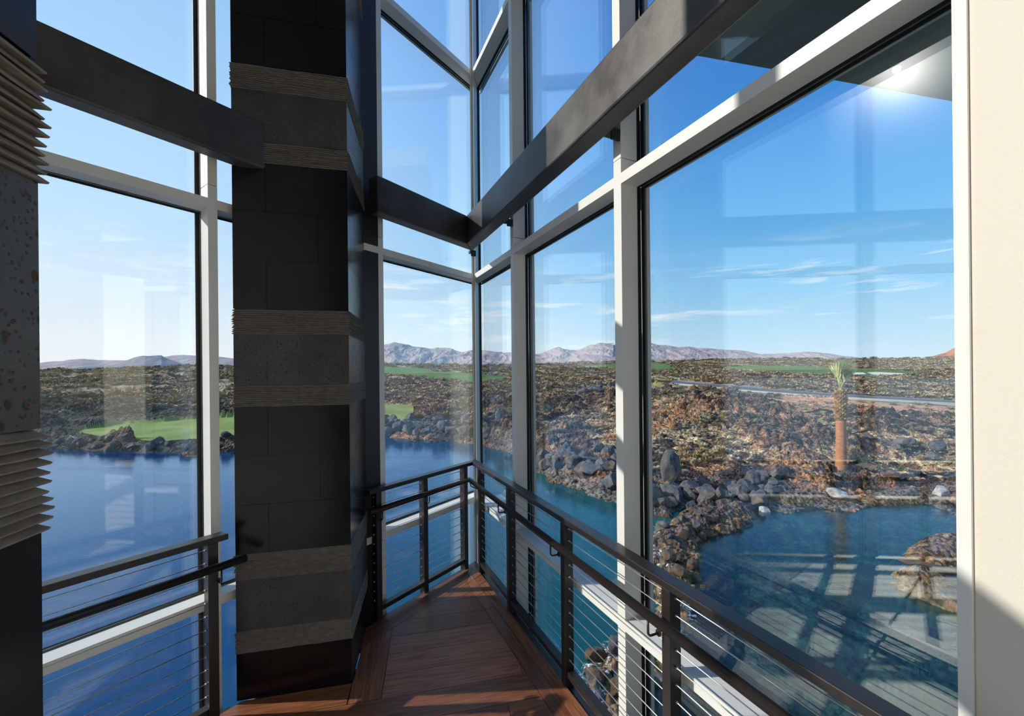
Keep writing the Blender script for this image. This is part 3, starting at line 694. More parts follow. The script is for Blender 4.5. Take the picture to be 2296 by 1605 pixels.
ROAD = [(90, 38), (63.6, 47.5), (55.9, 52.4), (52.0, 54.3), (49.1, 57.1), (47.1, 59.2), (44.7, 63.2), (42.3, 67.5), (40.3, 73.0), (38.4, 82), (36.8, 98.6), (34.0, 118.5), (28.4, 126.6), (22.6, 132), (10, 150), (2, 190), (0, 230)]
RED = [(29.0, 80.7), (31.5, 67.4), (37.5, 59.4), (41.8, 54.6), (51.7, 49.5), (56, 47), (45.7, 42.8), (40.1, 44.4), (35.7, 45.0), (29.4, 42.9), (27.2, 47.1), (26.9, 52.7)]
WEIR = [(10.2, 20.4), (8.65, 18.9), (7.1, 17.8), (5.7, 16.2), (4.9, 13.8), (4.2, 11.5), (3.0, 10.2), (2.2, 9.3), (1.7, 8.2), (1.5, 6.9)]
MOUNDS = [(16.2, 15.5, 2.2, .9, .35, .62), (13.2, 13.6, .8, .5, 0, .38), (12.3, 12.3, .25, 1.1, .3, .35), (20.5, 22.1, 3.2, .8, .25, .45), (24.8, 22.5, 3.2, 1.3, .2, .75), (14.5, 21.6, 2.5, .6, 0, .5)]
POOLS = [(24.9, 27.6, 2.8, .7), (21.7, 25.4, 2.6, .55), (20.3, 23.4, 2.4, .6)]
def terrain(X, Y, lod=True):
    u = np.clip(X / np.maximum(Y, .1), US[0], US[-1] - 1e-6); i = np.clip(np.searchsorted(US, u, side='right') - 1, 0, len(US) - 2)
    w_ = (u - US[i]) / (US[i + 1] - US[i]); w_ = w_ * w_ * (3 - 2 * w_) * .5 + w_ * .5
    k = np.clip((np.log(np.maximum(Y, 5)) - LY[0]) / (LY[1] - LY[0]), 0, NLY - 1.001); k0 = k.astype(int); fk = k - k0
    z = (TABZ[i, k0] * (1 - fk) + TABZ[i, k0 + 1] * fk) * (1 - w_) + (TABZ[i + 1, k0] * (1 - fk) + TABZ[i + 1, k0 + 1] * fk) * w_
    shore = SHORE[i] * (1 - w_) + SHORE[i + 1] * w_ + (fbm(X * .5, Y * .5, 3, 5) - .5) * 2.2
    under = shore - Y
    green = inpoly(X, Y, GREEN); turf_ = green.copy()
    for p in FAIR: turf_ |= inpoly(X, Y, p)
    tee = inpoly(X, Y, TEE); sand = np.zeros(X.shape, bool)
    for p in SAND: sand |= inpoly(X, Y, p)
    rd, _ = segdist(X, Y, ROAD); red = inpoly(X, Y, RED)
    smooth = np.clip((rd - 4.2) / 3, 0, 1) * np.where(turf_ | tee | sand, 0, 1) * np.where(red, .18, 1)
    bank = np.clip(-under / 1.6, 0, 1)                # gravelly strip above the water line
    lava = np.clip((fbm(X * .16, Y * .16, 4, 20) - .42) * 6, 0, 1)
    far = np.clip((Y - 55) / 60, 0, 1)
    n1 = fbm(X * .8, Y * .8, 5, 31, .6) - .5; rk = rocks(X * 2.1, Y * 2.1, 40); rk2 = rocks(X * 5.0, Y * 5.0, 44); big = rocks(X * .75, Y * .75, 60)
    rough = (n1 * (.9 + .5 * far) * (.3 + .7 * lava) + rk * .30 * (.3 + .7 * lava) + rk2 * .13 + big * .42 * lava)
    lump = (fbm(X * .07, Y * .07, 3, 50) - .5) * 1.7 * far * (rd > 6)
    mnd = np.clip((fbm(X * .22, Y * .22, 3, 140) - .50) * 5, 0, 1) * np.clip((Y - 24) / 6, 0, 1) * np.clip((75 - Y) / 25, 0, 1)
    rough = rough + mnd * (.75 + .5 * rk)
    z = z + (rough * (.22 + .78 * bank) + lump) * smooth
    z = np.where(green, z + (fbm(X * .15, Y * .15, 3, 70) - .5) * .5, z)
    deep = np.where(u < .25, 2.2, .85)
    z = np.where(under > 0, np.maximum(-5.04 - under * .30, -5 - deep) + rough * .5 * (under < 12), z)
    wd, wt = segdist(X, Y, WEIR); wz = np.interp(wt, [0, 2.2, 3.5, 9], [-4.65, -4.68, -4.95, -5.08]) - (wd / (1.15 + .35 * np.sin(wt * 2.1))) ** 2 * .5 + rk * .30 + rk2 * .13 + n1 * .35
    weir = (wz > z) & (wz > -5.7); z = np.maximum(z, np.where(wz > -5.7, wz, -99))
    for (mx, my, a, b, rot, hh) in MOUNDS:
        dx = X - mx; dy = Y - my; c, s = math.cos(rot), math.sin(rot); q = ((dx * c + dy * s) / a) ** 2 + ((-dx * s + dy * c) / b) ** 2
        mz = -5.0 + hh - q * hh + rk2 * .12 + n1 * .2 * (q < 1.6); z = np.maximum(z, np.where(q < 2.5, mz, -99)); weir |= (mz >= z - 1e-6) & (q < 2.5)
    pool = np.zeros(X.shape, bool)
    for (mx, my, a, b) in POOLS:
        q = ((X - mx) / a) ** 2 + ((Y - my) / b) ** 2 + n1 * .6; z = np.where(q < 1.25, np.minimum(z, -5.25 + .35 * np.clip(q, 0, 1.25)), z); pool |= q < 1.2
    z = np.where(rd < 4.6, z, z)
    return z, dict(under=under, turf=turf_, green=green, tee=tee, sand=sand, rd=rd, red=red, lava=np.maximum(lava, mnd), mnd=mnd, bank=bank, n1=n1, rk=rk, rk2=rk2, weir=weir, far=far, u=u, pool=pool)
NA, NR_ = 880, 1250
th = np.linspace(math.radians(-61), math.radians(60), NA); rr = np.exp(np.interp(np.linspace(0, 1, NR_), [0, .12, .72, 1], [math.log(5.2), math.log(18), math.log(62), math.log(640)]))
TH, RR = np.meshgrid(th, rr); XX = RR * np.sin(TH); YY = RR * np.cos(TH)
ZZ, q = terrain(XX, YY)
def cc(r, g, b): return np.array([r, g, b], dtype=np.float64)
nz = fbm(XX * .35, YY * .35, 4, 80); nz2 = fbm(XX * 1.7, YY * 1.7, 4, 90, .6); nz3 = fbm(XX * .09, YY * .09, 4, 99)
def mixc(a, b, t): t = np.clip(t, 0, 1)[..., None]; return a * (1 - t) + b * t
col = np.ones(XX.shape + (3,)) * cc(.050, .037, .033)
col = mixc(col, cc(.33, .165, .082), np.clip((nz - .47) * 6, 0, .95))
col = mixc(col, cc(.115, .10, .092), (nz2 - .55) * 5)
col = mixc(col, cc(.52, .38, .21), np.clip((nz2 * .6 + nz3 * .4 - .515) * 9, 0, 1) * (1 - q['lava'] * .75) * np.clip((-q['under'] - 1.0) / 4, 0, 1))
col = mixc(col, cc(.46, .40, .25), np.clip((nz3 - .5) * 8, 0, .8) * q['far'] * (1 - q['lava']))
lf = np.clip((-q['u'] - .45) / .2, 0, 1)
col = mixc(col, cc(.050, .056, .045), lf * .75 * np.clip((72 - YY) / 14, 0, 1)); col = mixc(col, cc(.42, .31, .16), lf * np.clip((nz2 - .52) * 7, 0, .8) * np.clip((YY - 66) / 14, 0, 1))
col = mixc(col, cc(.046, .032, .028), q['mnd'] * .85); col = mixc(col, cc(.33, .175, .095), q['mnd'] * np.clip((nz2 - .55) * 9, 0, .8))
col = mixc(col, cc(.155, .135, .112), (1 - q['bank']) * .8 * (q['under'] < .6) * (q['u'] > -.1))
col = mixc(col, cc(.60, .31, .17), q['red'] * (.9 + .5 * (nz2 - .5)))
gravel = np.clip((8.5 - q['rd']) / 3, 0, 1) * (q['rd'] > 4); col = mixc(col, cc(.40, .31, .24), gravel * .7)
col = mixc(col, cc(.17, .11, .055), q['weir'] * np.clip((-4.55 - ZZ) * 3, 0, 1)); col = mixc(col, cc(.135, .105, .085), q['weir'] * np.clip((ZZ + 4.75) * 5, 0, .8))
bed = np.where(q['u'] > .33, 1, .8)[..., None] * cc(.10, .13, .08); col = np.where((q['under'] > 0)[..., None] & (ZZ < -5.0)[..., None], bed * (.15 + 2.4 * np.clip(nz2[..., None] - .28, 0, 1)), col)
col = np.where((q['pool'] & (ZZ < -5))[..., None], cc(.06, .06, .05), col)
# zones become separate ground objects
fz = lambda m: (m[:-1, :-1].astype(int) + m[1:, :-1] + m[:-1, 1:] + m[1:, 1:]) >= 2
road_m = q['rd'] < 3.4
zones = np.zeros((NR_ - 1, NA - 1), int)
zones[fz(q['turf'])] = 2; zones[fz(q['turf']) & fz(q['green'])] = 1; zones[fz(q['tee'])] = 3; zones[fz(q['sand'])] = 4
idx = np.arange(NR_ * NA).reshape(NR_, NA)
Q4 = np.stack([idx[:-1, :-1], idx[:-1, 1:], idx[1:, 1:], idx[1:, :-1]], -1)
VV = np.stack([XX, YY, ZZ], -1).reshape(-1, 3); CC = np.concatenate([col, np.ones(XX.shape + (1,))], -1).reshape(-1, 4)
rubv = np.clip(1 - (q['rd'] < 4) - q['red'] * .5 - (ZZ < -5.3) * .4, 0, 1).reshape(-1)
def npmesh(name, V, Fq, m, smooth=False):
    me = bpy.data.meshes.new(name); nv, nf = len(V), len(Fq); k = Fq.shape[1]
    me.vertices.add(nv); me.vertices.foreach_set('co', np.asarray(V, dtype=np.float32).ravel()); me.loops.add(nf * k); me.loops.foreach_set('vertex_index', Fq.astype(np.int32).ravel())
    me.polygons.add(nf); me.polygons.foreach_set('loop_start', np.arange(0, nf * k, k, dtype=np.int32))
    me.update(calc_edges=True)
    me.polygons.foreach_set('use_smooth', np.full(nf, smooth)); me.materials.append(M[m]); return me
def zone(name, zi, m, label, cat, kind='structure', smooth=False, lift=0):
    Fq = Q4[zones == zi]; used, inv = np.unique(Fq, return_inverse=True); V = VV[used].copy(); V[:, 2] += lift
    me = npmesh(name, V, inv.reshape(Fq.shape), m, smooth); attr_col(me, 'Col', CC[used])
    a = me.attributes.new('rub', 'FLOAT', 'POINT'); a.data.foreach_set('value', rubv[used].astype(np.float32))
    o = link(name, me); tag(o, label, cat, kind=kind); return o
zone('lava_field', 0, 'lava_ground', 'rugged brown and black lava ground with dry scrub stretching from the water to the hills', 'ground')
zone('green_lawn', 1, 'turf', 'bright green lawn on the rocky shore across the lake at left', 'grass', 'stuff', True, .03)
zone('fairway_turf', 2, 'far_turf', 'distant green golf fairways lying among the dark lava', 'grass', 'stuff', True, .05)
zone('tee_turf', 3, 'dry_turf', 'small flat yellow green tee behind the lava slope', 'grass', 'stuff', True, .03)
zone('bunker_sand', 4, 'bunker_sand', 'white sand bunkers beside the distant fairways', 'sand', 'stuff', True, .05)
def gz(x, y): return float(terrain(np.array([[x]], float), np.array([[y]], float))[0][0, 0])
# road: resampled centre line draped on the ground
def resample(pl, st):
    out = [pl[0]]
    for a, b in zip(pl[:-1], pl[1:]):
        k = max(1, int(math.hypot(b[0] - a[0], b[1] - a[1]) / st))
        for i in range(1, k + 1): out.append((a[0] + (b[0] - a[0]) * i / k, a[1] + (b[1] - a[1]) * i / k))
    for _ in range(12): out = [out[0]] + [((out[i - 1][0] + 2 * out[i][0] + out[i + 1][0]) / 4, (out[i - 1][1] + 2 * out[i][1] + out[i + 1][1]) / 4) for i in range(1, len(out) - 1)] + [out[-1]]
    return out
RC = resample(ROAD, 1.5)
rz = [gz(*p) for p in RC]
for _ in range(10): rz = [rz[0]] + [(rz[i - 1] + 2 * rz[i] + rz[i + 1]) / 4 for i in range(1, len(rz) - 1)] + [rz[-1]]
def strip(name, o0, o1, top, bot, m, label, cat):
    mb = MB(); rings = []
    for i, p in enumerate(RC):
        a = RC[max(0, i - 1)]; b = RC[min(len(RC) - 1, i + 1)]; dx, dy = b[0] - a[0], b[1] - a[1]; L = math.hypot(dx, dy); nx, ny = -dy / L, dx / L
        rings.append([mb.bm.verts.new((p[0] + nx * o, p[1] + ny * o, rz[i] + zz)) for o, zz in ((o0, bot), (o1, bot), (o1, top), (o0, top))])
    for a, b in zip(rings[:-1], rings[1:]):
        for j in range(4): mb.bm.faces.new((a[j], a[(j + 1) % 4], b[(j + 1) % 4], b[j]))
    tag(mb.build(name, m), label, cat, kind='structure')
strip('road', -2.9, 2.9, .28, -.6, 'asphalt', 'grey asphalt road curving across the lava field behind the palm', 'road')
strip('kerb', 2.9, 3.06, .29, -.6, 'kerb_concrete', 'pale concrete kerb along the near side of the asphalt road', 'kerb')
strip('kerb', -3.12, -2.9, .30, -.6, 'kerb_concrete', 'pale concrete kerb along the far side of the asphalt road', 'kerb')
# ------------------------------------------------------------------ water
def sheet(name, poly, z, m, label):
    me = bpy.data.meshes.new(name); me.from_pydata([(p[0], p[1], z) for p in poly], [], [list(range(len(poly)))])
    o = link(name, me, m); tag(o, label, 'water', kind='stuff'); return o
sheet('lake', [(-400, -200), (1.2, -200), (1.2, 5.5)] + WEIR[::-1][1:] + [(10.5, 21), (14, 60), (-120, 60), (-400, 60)], -5.0, 'lake_water', 'deep blue lake behind the left windows reaching the rocky far shore')
sheet('pond', [(1.2, -60), (60, -60), (60, 36), (14, 36), (10.5, 21)] + WEIR[1:] + [(1.2, 5.5)], -5.0, 'pond_water', 'dark clear pond outside the right windows at the foot of the palm')
me = bpy.data.meshes.new('far_ground'); me.from_pydata([(math.cos(a * PI / 24) * 9000, math.sin(a * PI / 24) * 9000, -8.0) for a in range(48)], [], [list(range(48))])
tag(link('far_ground', me, 'mountain_rock'), 'flat desert plain reaching the foot of the distant mountains', 'ground', kind='structure')
def foamp(pts, wd, z, label):
    V = []; Fc = []
    for i, p in enumerate(pts):
        a = pts[max(0, i - 1)]; b = pts[min(len(pts) - 1, i + 1)]; dx, dy = b[0] - a[0], b[1] - a[1]; L = math.hypot(dx, dy) or 1; nx, ny = -dy / L, dx / L
        for s in np.linspace(-1, 1, 7): xx, yy = p[0] + nx * wd * s, p[1] + ny * wd * s; V.append((xx, yy, max(gz(xx, yy) + .03, -4.97)))
    for i in range(len(pts) - 1):
        for j in range(6): k = i * 7 + j; Fc.append((k, k + 1, k + 8, k + 7))
    me = bpy.data.meshes.new('cascade'); me.from_pydata(V, [], Fc); tag(link('cascade', me, 'foam'), label, 'cascade', kind='stuff')
def dens(a, k): return [(a[i][0] + (a[i + 1][0] - a[i][0]) * j / k, a[i][1] + (a[i + 1][1] - a[i][1]) * j / k) for i in range(len(a) - 1) for j in range(k)]
foamp(dens([(6.6, 18.9), (5.6, 17.6), (4.7, 15.6), (4.0, 13.6), (3.6, 11.9)], 9), .3, -5, 'white water spilling over the rock weir behind the tall mullion')
foamp(dens([(5.2, 15.4), (4.6, 13.0), (4.5, 11.4), (3.4, 10.6)], 9), .4, -5, 'white water running between brown rocks at the head of the weir')
foamp(dens([(2.6, 10.6), (2.0, 9.9), (1.5, 9.2), (1.2, 8.4)], 9), .4, -5, 'white water on the rocks seen below the right guardrail')
foamp(dens([(-46.6, 42.5), (-45.5, 41.0), (-46.5, 40.1), (-48.5, 40)], 8), .5, -5, 'small white waterfall at the far left shore of the lake')
# ------------------------------------------------------------------ boulders
def rockmesh(seed, sub=3, pale=False):
    rng = random.Random(seed); bm = bmesh.new(); bmesh.ops.create_icosphere(bm, subdivisions=sub, radius=1)
    pl = []
    for _ in range(11):
        v = Vector((rng.gauss(0, 1), rng.gauss(0, 1), rng.gauss(0, 1))).normalized(); pl.append((v, rng.uniform(.48, .82)))
    sx, sy, sz = rng.uniform(.85, 1.2), rng.uniform(.7, 1), rng.uniform(.6, .95)
    for v in bm.verts:
        for nrm, dd in pl:
            e = v.co.dot(nrm) - dd
            if e > 0: v.co -= nrm * e * .985
        k = .05 * math.sin(v.co.x * 7 + seed) * math.sin(v.co.y * 9 + v.co.z * 5); v.co *= 1 + k; v.co.x *= sx; v.co.y *= sy; v.co.z *= sz
    me = bpy.data.meshes.new('boulder'); bm.to_mesh(me); bm.free(); return me
RK = [rockmesh(i) for i in range(9)]
for me in RK: me.materials.append(M['basalt_boulder'])
def mkv(m):
    r = []
    for me in RK[:4]:
        k = me.copy(); k.materials.clear(); k.materials.append(M[m]); r.append(k)
    return r
RKW = mkv('wet_rock'); RKP = mkv('pale_rock')
def boulder_at(x, y, s, label, group=None, src=None, st=(1, 1, 1), rot=None, sink=.25, name='boulder'):
    o = bpy.data.objects.new(name, random.choice(src or RK)); C.objects.link(o)
    z = max(gz(x, y), -5.15); o.location = (x, y, z + s * st[2] * (.62 - sink)); o.scale = (s * st[0], s * st[1], s * st[2])
    o.rotation_euler = rot or (random.uniform(-.5, .5), random.uniform(-.5, .5), random.uniform(0, 6.28))
    tag(o, label, 'rock', group); return o
boulder_at(8.15, 22.9, 1.0, 'tall upright grey boulder standing highest on the bank by the pond', st=(.72, .7, 1.45), rot=(.05, .1, .6), src=[RK[2]], sink=.2)
boulder_at(9.1, 22.2, .62, 'rounded grey boulder just right of the tall upright one', st=(1, 1, .95), src=[RK[4]])
boulder_at(9.45, 20.9, .78, 'big tilted dark boulder in front of the rounded one near the pond', st=(.9, .8, 1.15), src=[RK[5]])
boulder_at(12.05, 20.8, .62, 'brown grey boulder leaning over the pond edge', st=(1, .9, 1.1), src=[RK[6]])
boulder_at(11.9, 20.25, .32, 'small whitish rock at the pond edge under the leaning boulder', src=RKP)
boulder_at(5.95, 17.9, .52, 'pointed grey boulder on the rock spit in the pond', st=(.8, .7, 1.15), src=[RK[1]])
boulder_at(22.0, 21.6, .55, 'round whitish boulder on the mud bank by the right wall', st=(1, .9, .9), src=RKP)
boulder_at(16.4, 21.4, .55, 'pale rock in the water right of the palm trunk', src=RKP, st=(1.2, 1, .7))
boulder_at(22.4, 27.3, .9, 'flat dark slab rock beside the small pool right of the palm', st=(1.5, .9, .55), src=[RK[3]])
boulder_at(21.9, 24.4, .62, 'orange brown rock between the two small pools', st=(1.5, .9, .6), src=RKW)
boulder_at(13.6, 13.9, .55, 'wet orange rock lying in the pond at right', st=(1.5, .9, .45), src=RKW)
boulder_at(12.6, 12.1, .4, 'wet brown rock at the right end of the pond', st=(.9, 1.9, .4), src=RKW)
for i in range(15): t = i / 14; boulder_at(26 + t * 8 + random.uniform(-1, 1), 31 + random.uniform(-1.5, 1), random.uniform(.3, .75), 'blue grey rock lying on the sand flat at right', 'rocks on the right sand flat')
n_ = 0
while n_ < 46:
    u = random.uniform(.27, .62); s0 = np.interp(u, US, SHORE); y = s0 + random.uniform(.2, 2.6) ** 1.1; s = random.choice((.28, .35, .45, .5, .62))
    boulder_at(u * y, y, s * random.uniform(.85, 1.15), 'grey basalt boulder on the brown bank between pond and lava slope', 'boulders on the pond bank'); n_ += 1
for i in range(84):
    u = random.uniform(.015, .235); s0 = np.interp(u, US, SHORE); y = s0 + .9 + abs(random.gauss(0, 1)) * 1.9; 
    boulder_at(u * y, y, random.choice((.25, .32, .42, .5, .62, .7)) * random.uniform(.85, 1.1), 'grey riprap boulder piled above the teal water, seen through the middle pane', 'riprap boulders by the teal water')
for i in range(60):
    u = random.uniform(-.34, -.05); s0 = np.interp(u, US, SHORE); y = s0 + .4 + abs(random.gauss(0, 1)) * 2.6
    boulder_at(u * y, y, random.choice((.35, .45, .6, .8)), 'grey brown boulder on the far lake shore beside the glass corner', 'boulders on the far lake shore')
for i in range(34):
    t = random.uniform(1, 8.9); k = int(t); a, b = WEIR[k], WEIR[min(k + 1, 9)]; x = a[0] + (b[0] - a[0]) * (t - k) + random.uniform(-.8, .8); y = a[1] + (b[1] - a[1]) * (t - k) + random.uniform(-.8, .8)
    boulder_at(x, y, random.choice((.16, .22, .3)), 'small brown rock on the weir dividing lake and pond', 'rocks on the weir', RKW if random.random() < .5 else RK)
for i in range(55):
    x = random.uniform(-52, -27); y = np.interp(x / 40, US, SHORE) + random.uniform(-.2, 1.3); x = x / 40 * y
    boulder_at(x, y, random.choice((.3, .45, .6)), 'dark jagged rock edging the lawn on the far lake shore', 'rocks edging the lawn')
for i in range(26):
    x, y = random.choice([(11.6, 62), (17, 60), (9, 72)]); boulder_at(x + random.gauss(0, 1.6), y + random.gauss(0, 1.2), random.choice((.5, .7, .9)), 'black lava block in the rock piles beside the far path', 'black lava piles')
# ------------------------------------------------------------------ grass clumps and shrubs
def clumpmesh(seed, blades=90, spread=.9, m='straw', wide=.035, bush=False):
    rng = random.Random(seed); V = []; Fc = []
    for i in range(blades):
        a = rng.uniform(0, 6.283); el = rng.uniform(.25, 1.45) if not bush else rng.uniform(.05, 1.4); L = rng.uniform(.55, 1) * (1 if not bush else .8); b0 = rng.uniform(0, .22); ca, sa = math.cos(a), math.sin(a)
        x0, y0 = ca * b0, sa * b0; x1, y1, z1 = x0 + ca * math.cos(el) * L * .5 * spread, y0 + sa * math.cos(el) * L * .5 * spread, math.sin(el) * L * .6
        x2, y2, z2 = x0 + ca * math.cos(el) * L * spread, y0 + sa * math.cos(el) * L * spread, math.sin(el) * L * (.95 if bush else .85)
        px, py = -sa * wide, ca * wide; k = len(V)
        V += [(x0 - px, y0 - py, -.1), (x0 + px, y0 + py, -.1), (x1 + px * 1.6, y1 + py * 1.6, z1), (x1 - px * 1.6, y1 - py * 1.6, z1), (x2, y2, z2)]
        Fc += [(k, k + 1, k + 2, k + 3), (k + 3, k + 2, k + 4)]
        if bush:
            for _ in range(3):
                t = rng.uniform(.4, 1); cx, cy, cz = x0 + (x2 - x0) * t, y0 + (y2 - y0) * t, z2 * t; k = len(V); dv = [Vector((rng.gauss(0, 1), rng.gauss(0, 1), rng.gauss(0, 1))).normalized() * .11 for _ in range(3)]
                V += [(cx + q_.x, cy + q_.y, cz + q_.z) for q_ in dv]; Fc.append((k, k + 1, k + 2))
    me = bpy.data.meshes.new('clump'); me.from_pydata(V, [], Fc); me.materials.append(M[m]); return me
ST = [clumpmesh(i) for i in range(4)]; SG = [clumpmesh(i + 10, 70, 1, 'sage', .03, True) for i in range(4)]; GS = [clumpmesh(i + 20, 70, 1, 'green_shrub', .03, True) for i in range(3)]
def plant(x, y, s, src, name, label, group, cat):
    o = bpy.data.objects.new(name, random.choice(src)); C.objects.link(o); o.location = (x, y, gz(x, y) - .03); o.scale = (s * random.uniform(.9, 1.3), s, s * random.uniform(.6, .95)); o.rotation_euler = (0, 0, random.uniform(0, 6.28)); tag(o, label, cat, group)
def okp(x, y):
    u = x / y
    if u < US[0] or u > US[-1]: return False
    q_ = terrain(np.array([[x]]), np.array([[y]]))[1]; return not (q_['turf'][0, 0] or q_['tee'][0, 0] or q_['sand'][0, 0] or q_['rd'][0, 0] < 4.5 or q_['under'][0, 0] > -1)
def scatter(nn, u0, u1, y0, y1, s0, s1, src, name, label, group, cat, clus=None):
    k = 0; tries = 0
    while k < nn and tries < nn * 30:
        tries += 1; y = math.exp(random.uniform(math.log(y0), math.log(y1))); x = random.uniform(u0, u1) * y
        if clus and fbm(np.array([x * .25]), np.array([y * .25]), 3, 123)[0] < clus: continue
        if not okp(x, y): continue
        plant(x, y, random.uniform(s0, s1), src, name, label, group, cat); k += 1
for (cx, cy, nn) in ((11.3, 27.5, 9), (12.6, 28.6, 9), (10.4, 26.6, 5)):
    for i in range(nn): plant(cx + random.gauss(0, .5), cy + random.gauss(0, .4), random.uniform(.45, .75), ST, 'grass_clump', 'golden grass clump in the bright patch above the pond boulders', 'golden grass above the pond boulders', 'grass')
scatter(70, .25, 1.12, 27, 52, .35, .8, ST, 'grass_clump', 'straw coloured grass clump on the lava slope right of the tall mullion', 'grass clumps on the right lava slope', 'grass', .5)
scatter(60, .25, 1.12, 30, 60, .4, .9, SG, 'sage_shrub', 'grey brown sage shrub on the lava slope right of the tall mullion', 'sage shrubs on the right lava slope', 'shrub', .48)
scatter(45, 0, .23, 31, 60, .35, .8, ST, 'grass_clump', 'straw coloured grass clump on the slope above the riprap', 'grass clumps above the riprap', 'grass', .48)
scatter(30, 0, .23, 32, 70, .4, .9, SG, 'sage_shrub', 'pale sage shrub on the slope above the riprap', 'sage shrubs above the riprap', 'shrub', .46)
scatter(40, -.35, -.02, 47, 110, .7, 1.5, ST, 'grass_clump', 'straw coloured grass clump on the slope behind the glass corner', 'grass clumps behind the glass corner', 'grass', .45)
scatter(60, -1.3, -.7, 66, 130, .9, 2.2, ST, 'grass_clump', 'tan grass clump on the dark hillside beyond the lake', 'grass clumps on the lake hillside', 'grass', .47)
scatter(70, .25, 1.15, 62, 140, .9, 2.0, SG, 'sage_shrub', 'grey sage shrub on the plain beyond the asphalt road', 'sage shrubs beyond the road', 'shrub', .45)
scatter(12, .7, 1.1, 24, 31, .25, .45, GS, 'green_shrub', 'low green plant on the stream bank by the palm', 'green plants by the stream', 'shrub')
# far scrub nobody could count: one object
def massclump(src, nn, u0, u1, y0, y1, s0, s1, name, m, label, clus):
    V0 = np.array([v.co[:] for v in src.vertices]); T0 = []
    for p in src.polygons:
        vs = list(p.vertices); T0 += [(vs[0], vs[i], vs[i + 1]) for i in range(1, len(vs) - 1)]
    T0 = np.array(T0); k = rs.uniform(0, 1, (nn * 4, 4)); y = np.exp(math.log(y0) + k[:, 0] * math.log(y1 / y0)); x = (u0 + (u1 - u0) * k[:, 1]) * y
    z, q_ = terrain(x[None], y[None]); z = z[0]; ok = ~(q_['turf'][0] | q_['tee'][0] | q_['sand'][0]) & (q_['rd'][0] > 4.5) & (q_['under'][0] < -1) & (fbm(x * .12, y * .12, 3, 123) > clus); x, y, z, k = [a[ok][:nn] for a in (x, y, z, k)]
    ang = k[:, 2] * 6.28; s = s0 + (s1 - s0) * k[:, 3]; s *= (.5 + y / 160)
    c, s_ = np.cos(ang)[:, None], np.sin(ang)[:, None]
    Vx = x[:, None] + (V0[:, 0] * c - V0[:, 1] * s_) * s[:, None]; Vy = y[:, None] + (V0[:, 0] * s_ + V0[:, 1] * c) * s[:, None]; Vz = z[:, None] + V0[:, 2] * s[:, None] * .6
    V = np.stack([Vx, Vy, Vz], -1).reshape(-1, 3); T = (T0[None] + (np.arange(len(x)) * len(V0))[:, None, None]).reshape(-1, 3)
    me = npmesh(name, V, T, m); tag(link(name, me), label, 'scrub', kind='stuff')
massclump(clumpmesh(40, 26, 1, 'straw', .07), 5200, -1.5, 1.15, 60, 420, .9, 1.9, 'dry_grass', 'straw', 'dry straw grass covering the distant lava plain', .44)
massclump(clumpmesh(41, 22, 1, 'sage', .07, True), 5200, -1.5, 1.15, 55, 520, .9, 1.9, 'sage_scrub', 'sage', 'grey sage scrub covering the distant lava plain', .40)
massclump(clumpmesh(42, 22, 1, 'straw', .05), 750, -.3, 1.15, 26, 60, .35, .7, 'short_dry_grass', 'straw', 'short dry grass growing between the lava stones of the near slope', .57)
massclump(clumpmesh(43, 22, 1, 'sage', .05, True), 750, -.3, 1.15, 26, 60, .35, .75, 'short_sage', 'sage', 'low grey sage growing between the lava stones of the near slope', .54)
